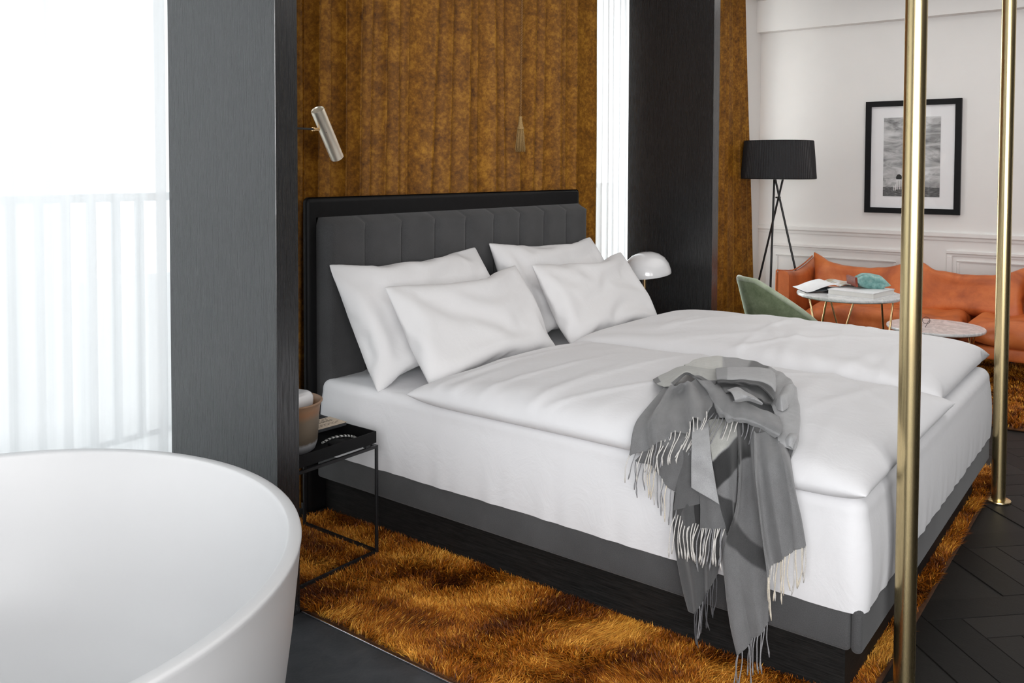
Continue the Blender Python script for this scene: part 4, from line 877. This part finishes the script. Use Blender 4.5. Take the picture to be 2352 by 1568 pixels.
def photo_mat():
    m, nt, b = new_mat('grey_cloud_photograph'); tc = N(nt, 'ShaderNodeTexCoord'); mp = N(nt, 'ShaderNodeMapping')
    mp.inputs['Rotation'].default_value = (.5, 0, 0); mp.inputs['Scale'].default_value = (1, 3.2, 9); nt.links.new(tc.outputs['Object'], mp.inputs[0])
    f = noise(nt, mp.outputs[0], 1.6, 8, .62, .8); sp = N(nt, 'ShaderNodeSeparateXYZ'); nt.links.new(tc.outputs['Object'], sp.inputs[0])
    cl = ramp(nt, f, [(.3, .10), (.45, .33), (.58, .58), (.7, .72)])
    g = noise(nt, coords(nt, (1, 6, 60)), 5, 5); gr = ramp(nt, g, [(.35, .03), (.6, .16), (.75, .5)])
    ad = N(nt, 'ShaderNodeMath', operation='MULTIPLY_ADD'); ad.inputs[1].default_value = .05; nt.links.new(f, ad.inputs[0]); nt.links.new(sp.outputs['Z'], ad.inputs[2])
    lt = N(nt, 'ShaderNodeMath', operation='LESS_THAN'); lt.inputs[1].default_value = .235; nt.links.new(ad.outputs[0], lt.inputs[0])
    mx = N(nt, 'ShaderNodeMix', data_type='RGBA'); nt.links.new(lt.outputs[0], mx.inputs[0]); nt.links.new(cl, mx.inputs[6]); nt.links.new(gr, mx.inputs[7])
    nt.links.new(mx.outputs[2], b.inputs['Base Color']); b.inputs['Roughness'].default_value = .5; return m
MB().box(XW-.0185, XW-.0162, 1.475, 1.899, 1.188, 1.825).build('photograph', photo_mat(), pf)
tw = MB(); WHT = plain('print_white', (.75, .75, .75), .7, nscale=50, namp=.05); DRK = plain('print_black', (.012, .012, .012), .7, nscale=50, namp=.1)
for dy in (-.018, -.006, .008, .019): tw.box(XW-.0192, XW-.0186, 1.775+dy, 1.775+dy+.005, 1.245, 1.318)
tw.box(XW-.0192, XW-.0186, 1.757, 1.797, 1.318, 1.326).box(XW-.0192, XW-.0186, 1.80, 1.806, 1.235, 1.285).box(XW-.0192, XW-.0186, 1.812, 1.817, 1.235, 1.275)
tw.build('printed_tower', WHT, pf)
MB().prism([(1.757, 1.326), (1.797, 1.326), (1.799, 1.345), (1.790, 1.362), (1.777, 1.368), (1.764, 1.362), (1.755, 1.345)], XW-.0192, XW-.0186, 'x').build('printed_tank', DRK, pf)
PGLASS = glass('picture_glass', .025, (1, 1, 1, 1))
gl_ = MB().box(XW-.0225, XW-.021, ya+fw-.004, yb_-fw+.004, za+fw-.004, zb-fw+.004).build('glass', PGLASS, pf)

# ------------------------------------------------------------------ tripod floor lamp
fl_ = thing('floor_lamp', (6.9, 2.53, 0), 'black tripod floor lamp with pleated drum shade by the window', 'floor lamp')
LC = (6.9, 2.56); ns_ = 180
v = []; f = []
for zi, (z, r) in enumerate(((1.328, .288), (1.334, .290), (1.48, .279), (1.628, .266), (1.634, .264))):
    for k in range(ns_):
        a = 2*pi*k/ns_; rr = r+(.0045 if k % 2 else 0)*(1 if 0 < zi < 4 else .3); v.append((LC[0]+rr*math.cos(a), LC[1]+rr*math.sin(a), z))
for i in range(4):
    for k in range(ns_): f.append((i*ns_+k, i*ns_+(k+1) % ns_, (i+1)*ns_+(k+1) % ns_, (i+1)*ns_+k))
sh_ = MB().add(v, f).build('lamp_shade', SHADEM, fl_, solid=.003)
for z, r in ((1.330, .291), (1.632, .266)): MB().tube([(LC[0]+r*math.cos(a), LC[1]+r*math.sin(a), z) for a in np.linspace(0, 2*pi, 73)], .004, 6, cap=False).build('shade_rim', BLACK, fl_, smooth=True)
MB().lathe([(0, 1.325), (.283, 1.325), (.283, 1.330), (0, 1.330)], (LC[0], LC[1], 0), 48).build('diffuser', plain('lamp_diffuser', (.5, .5, .49), .8, nscale=9, namp=.02), fl_)
for (tx, ty), (bx, by) in zip(((.03, -.035), (-.035, .02), (.02, .04)), ((.03, .27), (-.02, -.30), (-.22, -.02))):
    MB().tube([(LC[0]+tx, LC[1]+ty, 1.36), (LC[0]+bx, LC[1]+by, .012)], .0085, 10).build('leg', BLACKM, fl_, auto=40)
MB().lathe([(0, 0), (.02, 0), (.022, .006), (.02, .012), (0, .012)], (LC[0], LC[1], 1.17), 20).build('hub', BLACKM, fl_, auto=40)

# ------------------------------------------------------------------ leather sofa
so = thing('sofa', (6.75, 1.0, 0), 'long tan leather sofa against the white wall', 'sofa')
MB().box(6.30, 7.12, -.45, 2.27, .175, .262, .02, 3).build('base_rail', LEATHER, so, auto=50)
MB().box(6.98, 7.16, -.45, 2.27, .20, .62, .05, 4).build('back_frame', LEATHER, so, auto=50)
for x in (6.38, 7.05):
    for y in (-.38, .9, 2.18): MB().tube([(x, y, .012), (x, y, .18)], .014, 12).build('leg', BLACKM, so, auto=40)
def arm(ya, yb):
    n = 16; v = []; top = cr([(6.27, .655), (6.40, .640), (6.62, .625), (6.85, .655), (7.05, .70)], n); v2 = []
    G = np.zeros((n, 9, 3))
    for i, (x, z) in enumerate(top):
        sec = [(ya+.012, .19), (ya-.005, .35), (ya-.004, z-.03), (ya+.012, z-.004), ((ya+yb)/2, z+.004), (yb-.012, z-.004), (yb+.004, z-.03), (yb+.005, .35), (yb-.012, .19)]
        for j, (y, zz) in enumerate(sec): G[i, j] = (x, y, zz)
    mb = MB().grid(G); m = 9
    mb.f.append(tuple(range(m))); mb.f.append(tuple((n-1)*m+j for j in range(m))[::-1]); return mb
arm(2.24, 2.33).build('arm', LEATHER, so, auto=60); arm(-.52, -.43).build('arm', LEATHER, so, auto=60)
MB().tube([(6.268, 2.333, .2), (6.262, 2.334, .4), (6.268, 2.33, .655)]+[(x, 2.325, z+.004) for x, z in cr([(6.27, .655), (6.40, .640), (6.62, .625), (6.85, .655), (7.05, .70)], 14)], .006, 8).build('piping', LEATHER, so, smooth=True)
def sag(amt, peak):
    def f(P):
        t = P[:, 0]/np.abs(P[:, 0]).max(); up = np.clip(P[:, 1]/np.abs(P[:, 1]).max(), 0, 1)
        P = P.copy(); P[:, 1] += up*(peak*np.abs(t)**2.2-amt*(1-t*t)); return P
    return f
Mb = lambda cy: Matrix.Translation((6.80, cy, .535)) @ Matrix(((0, -.26, -.966), (-1, 0, 0), (0, .966, -.26))).to_4x4() if False else None
def back_m(cy):
    up = Vector((.30, 0, .954)); ex = Vector((0, -1, 0)); nz = ex.cross(up)
    return Matrix.Translation((6.80, cy, .525)) @ Matrix((ex, up, nz)).transposed().to_4x4()
for i, cy in enumerate((1.875, 1.14, .405, -.17)):
    Lc = .80 if i < 3 else .5
    stuffed('back_cushion', (Lc, .46, 36, 22, .0012, 60, 40+i), dict(vol=.036*Lc/.8, hyd=.4, noise=.010, bend=.08), LEATHER, back_m(cy), so, bend=sag(.03, .035))
for i, cy in enumerate((1.66, .62, -.16)):
    Ls = 1.12 if i < 2 else .52
    Mseat = Matrix.Translation((6.60, cy-.05 if i < 2 else cy-.03, .345)) @ Matrix(((0, 1, 0), (-1, 0, 0), (0, 0, 1))).to_4x4()
    stuffed('seat_cushion', (Ls, .80, 44, 32, .0012, 60, 50+i), dict(vol=.105*Ls/1.12, noise=.012, bend=.08), LEATHER, Mseat, so)

# ------------------------------------------------------------------ green velvet chair
ch = thing('velvet_chair', (4.90, 1.70, 0), 'sage green velvet shell chair beside the tall marble table', 'chair')
fx = Vector((.80, -.60, 0)).normalized(); sx_ = Vector((-fx.y, fx.x, 0)); CC = Vector((4.90, 1.70, 0))
def shellG(dr, na=49, nz=17):
    G = np.zeros((na, nz, 3))
    for i, a in enumerate(np.linspace(-1.75, 1.75, na)):
        q = abs(a)/1.75; rim = .785-.30*(max(0, q-.16)/.84)**1.15
        for j, t in enumerate(np.linspace(0, 1, nz)):
            z = .40+(rim-.40)*t; hgt = (z-.40)/.385
            r = (.205+.085*hgt**.8)*(1-.04*q)+dr*(1-.35*t)
            d = -fx*math.cos(a)*r*(1.05+.10*hgt)+sx_*math.sin(a)*r*1.04
            G[i, j] = CC+d+Vector((0, 0, z))
    return G
Go, Gi = shellG(.022), shellG(-.012)
mb = MB().grid(Go).grid(Gi); na, nz = 49, 17; nn = na*nz
for i in range(na-1): mb.f.append((i*nz+nz-1, (i+1)*nz+nz-1, nn+(i+1)*nz+nz-1, nn+i*nz+nz-1)); mb.f.append((i*nz, (i+1)*nz, nn+(i+1)*nz, nn+i*nz))
for i in (0, na-1):
    for j in range(nz-1): mb.f.append((i*nz+j, i*nz+j+1, nn+i*nz+j+1, nn+i*nz+j))
mb.build('shell', GREEN, ch, auto=70)
MB().tube([tuple((Vector(Go[i, -1])+Vector(Gi[i, -1]))/2+Vector((0, 0, .003))) for i in range(na)], .0155, 10).build('rim', GREENR, ch, smooth=True)
MB().lathe([(0, .385), (.20, .385), (.225, .40), (.235, .43), (.225, .465), (.19, .48), (0, .485)], (CC.x+fx.x*.03, CC.y+fx.y*.03, 0), 40).build('seat', GREEN, ch, auto=60)
for a in (.75, 2.4, -.75, -2.4):
    d = fx*math.cos(a)+sx_*math.sin(a)
    MB().tube([CC+d*.13+Vector((0, 0, .39)), CC+d*.235+Vector((0, 0, .0))], .009, 10).build('leg', BRASS_T, ch, auto=40)

# ------------------------------------------------------------------ marble tables
def marble_table(c, r, h, rot, label, g, zf=0.0):
    t = thing('marble_table', (c[0], c[1], zf), label, 'table', g)
    MB().lathe([(0, h-.022), (r-.012, h-.022), (r-.002, h-.016), (r, h-.009), (r-.001, h-.003), (r-.004, h), (0, h)], (c[0], c[1], 0), 72).build('table_top', MARBLE, t, auto=40)
    for k in range(3):
        a = rot+k*2*pi/3
        for s in (-1, 1):
            A = (c[0]+.80*r*math.cos(a+s*.36), c[1]+.80*r*math.sin(a+s*.36), h-.022); B = (c[0]+.78*r*math.cos(a-s*.40), c[1]+.78*r*math.sin(a-s*.40), zf+.004)
            o_ = .006*s
            MB().tube([(A[0]+o_*math.cos(a), A[1]+o_*math.sin(a), A[2]), (B[0]+o_*math.cos(a), B[1]+o_*math.sin(a), B[2])], .0062, 10).build('leg', BRASS_T, t, auto=40)
    MB().tube([(c[0]+.62*r*math.cos(q), c[1]+.62*r*math.sin(q), h-.026) for q in np.linspace(0, 2*pi, 49)], .006, 8, cap=False).build('top_ring', BRASS_T, t, smooth=True)
    return t
marble_table((5.36, 1.545), .30, .66, 2.55, 'taller round marble table with brass zigzag legs, magazines on top', 'round marble side tables')
marble_table((5.935, 1.18), .285, .42, 1.0, 'lower round marble table with brass legs next to the sofa seat', 'round marble side tables', .012)
# magazine, book, snack bag, eyeglasses
PAPER = plain('book_paper', (.74, .73, .70), .8, nscale=200, namp=.05, stretch=(1, 1, 30)); COVER = plain('white_book_cover', (.80, .80, .81), .5, nscale=12, namp=.02)
def spread_mat():
    m, nt, b = new_mat('printed_magazine_page'); v = coords(nt); f = noise(nt, v, 14, 3, .5)
    nt.links.new(ramp(nt, f, [(.38, (.10, .09, .08)), (.47, (.55, .52, .42)), (.52, (.72, .74, .78)), (.62, (.42, .34, .22))]), b.inputs['Base Color']); b.inputs['Roughness'].default_value = .35; return m
e1 = Vector((.61, -.79, 0)); e2 = Vector((.79, .61, 0))   # across / away
def pt(o, a, b, z): q = Vector(o)+e1*a+e2*b; return (q.x, q.y, z)
bk = thing('picture_book', (5.36, 1.49, .66), 'thick white book lying on the tall marble table under the teal bag', 'book')
BMx = Matrix.Translation((5.330, 1.475, .660)) @ Matrix.Rotation(-.15, 4, 'Z')
MB().box(-.125, .165, -.135, .135, .003, .030, .002, 1, BMx).build('page_block', PAPER, bk)
MB().box(-.13, .168, -.138, .138, .030, .033, 0, 2, BMx).build('front_cover', COVER, bk); MB().box(-.13, .168, -.138, .138, .0, .003, 0, 2, BMx).build('back_cover', COVER, bk)
mg = thing('open_magazine', (5.36, 1.68, .66), 'open magazine with curling pages behind the white book', 'magazine')
SPR = spread_mat(); DARKP = plain('dark_printed_cover', (.035, .04, .045), .4, nscale=30, namp=.3)
oc = (5.42, 1.665, 0)
for nm, mt_, prof_ in (('page_stack', SPR, [(0, .042), (.03, .052), (.07, .05), (.12, .040), (.17, .036), (.22, .035)]), ('page_stack', COVER, [(0, .042), (-.03, .052), (-.07, .046), (-.12, .030), (-.165, .012), (-.20, .004)])):
    P_ = cr(prof_, 16); G = np.zeros((16, 2, 3))
    for i, (a, z) in enumerate(P_):
        for j, b in enumerate((-.13, .13)): G[i, j] = pt(oc, a, b, .66+z)
    MB().grid(G).build(nm, mt_, mg, smooth=True, solid=.003)
P_ = cr([(-.20, .003), (-.12, .018), (-.06, .028), (-.01, .03), (0, .004), (.1, .004), (.22, .004)], 20); G = np.zeros((20, 2, 3))
for i, (a, z) in enumerate(P_):
    for j, b in enumerate((-.132, .132)): G[i, j] = pt(oc, a, b, .6615+z*.6)
MB().grid(G).build('cover', DARKP, mg, smooth=True, solid=.002)
def bag_mat():
    m, nt, b = new_mat('teal_printed_foil'); v = coords(nt); f = noise(nt, v, 26, 4, .6)
    nt.links.new(ramp(nt, f, [(.3, (.06, .16, .15)), (.45, (.17, .36, .34)), (.62, (.28, .48, .45)), (.72, (.55, .58, .42))]), b.inputs['Base Color']); b.inputs['Roughness'].default_value = .38; return m
bg_ = thing('snack_bag', (5.42, 1.44, .693), 'teal printed snack bag lying on the white book', 'bag')
up_ = Vector((0, 0, 1)); bag_M = Matrix.Translation((5.425, 1.445, .733)) @ Matrix((e1, e2, up_)).transposed().to_4x4() @ Matrix.Rotation(.12, 4, 'Y')
stuffed('foil_pouch', (.235, .17, 30, 22, .0008, 60, 77), dict(vol=.0012, noise=.006, bend=.05), bag_mat(), bag_M, bg_)
MB().box(-.112, -.098, -.07, .07, -.016, .042, .003, 1, bag_M @ Matrix.Rotation(-.22, 4, 'Y')).build('crimped_end', plain('rust_foil', (.20, .035, .015), .4, nscale=60, namp=.5), bg_)
eg = thing('eyeglasses', (5.94, 1.26, .42), 'thin black folded eyeglasses on the lower marble table', 'eyeglasses')
for k in (0, 1):
    MB().tube([(5.965+.012*k, 1.240+.055*k+.022*math.cos(q), .445+.022*math.sin(q)) for q in np.linspace(0, 2*pi, 25)], .0016, 6, cap=False).build('rim', BLACKM, eg, smooth=True)
    MB().tube([(5.965+.012*k, 1.217+.10*k, .45), (5.915, 1.217+.10*k, .448), (5.845, 1.22+.09*k, .4215)], .0016, 6).build('temple', BLACKM, eg)
MB().tube([(5.968, 1.262, .448), (5.971, 1.267, .452), (5.974, 1.273, .448)], .0016, 6).build('bridge', BLACKM, eg)
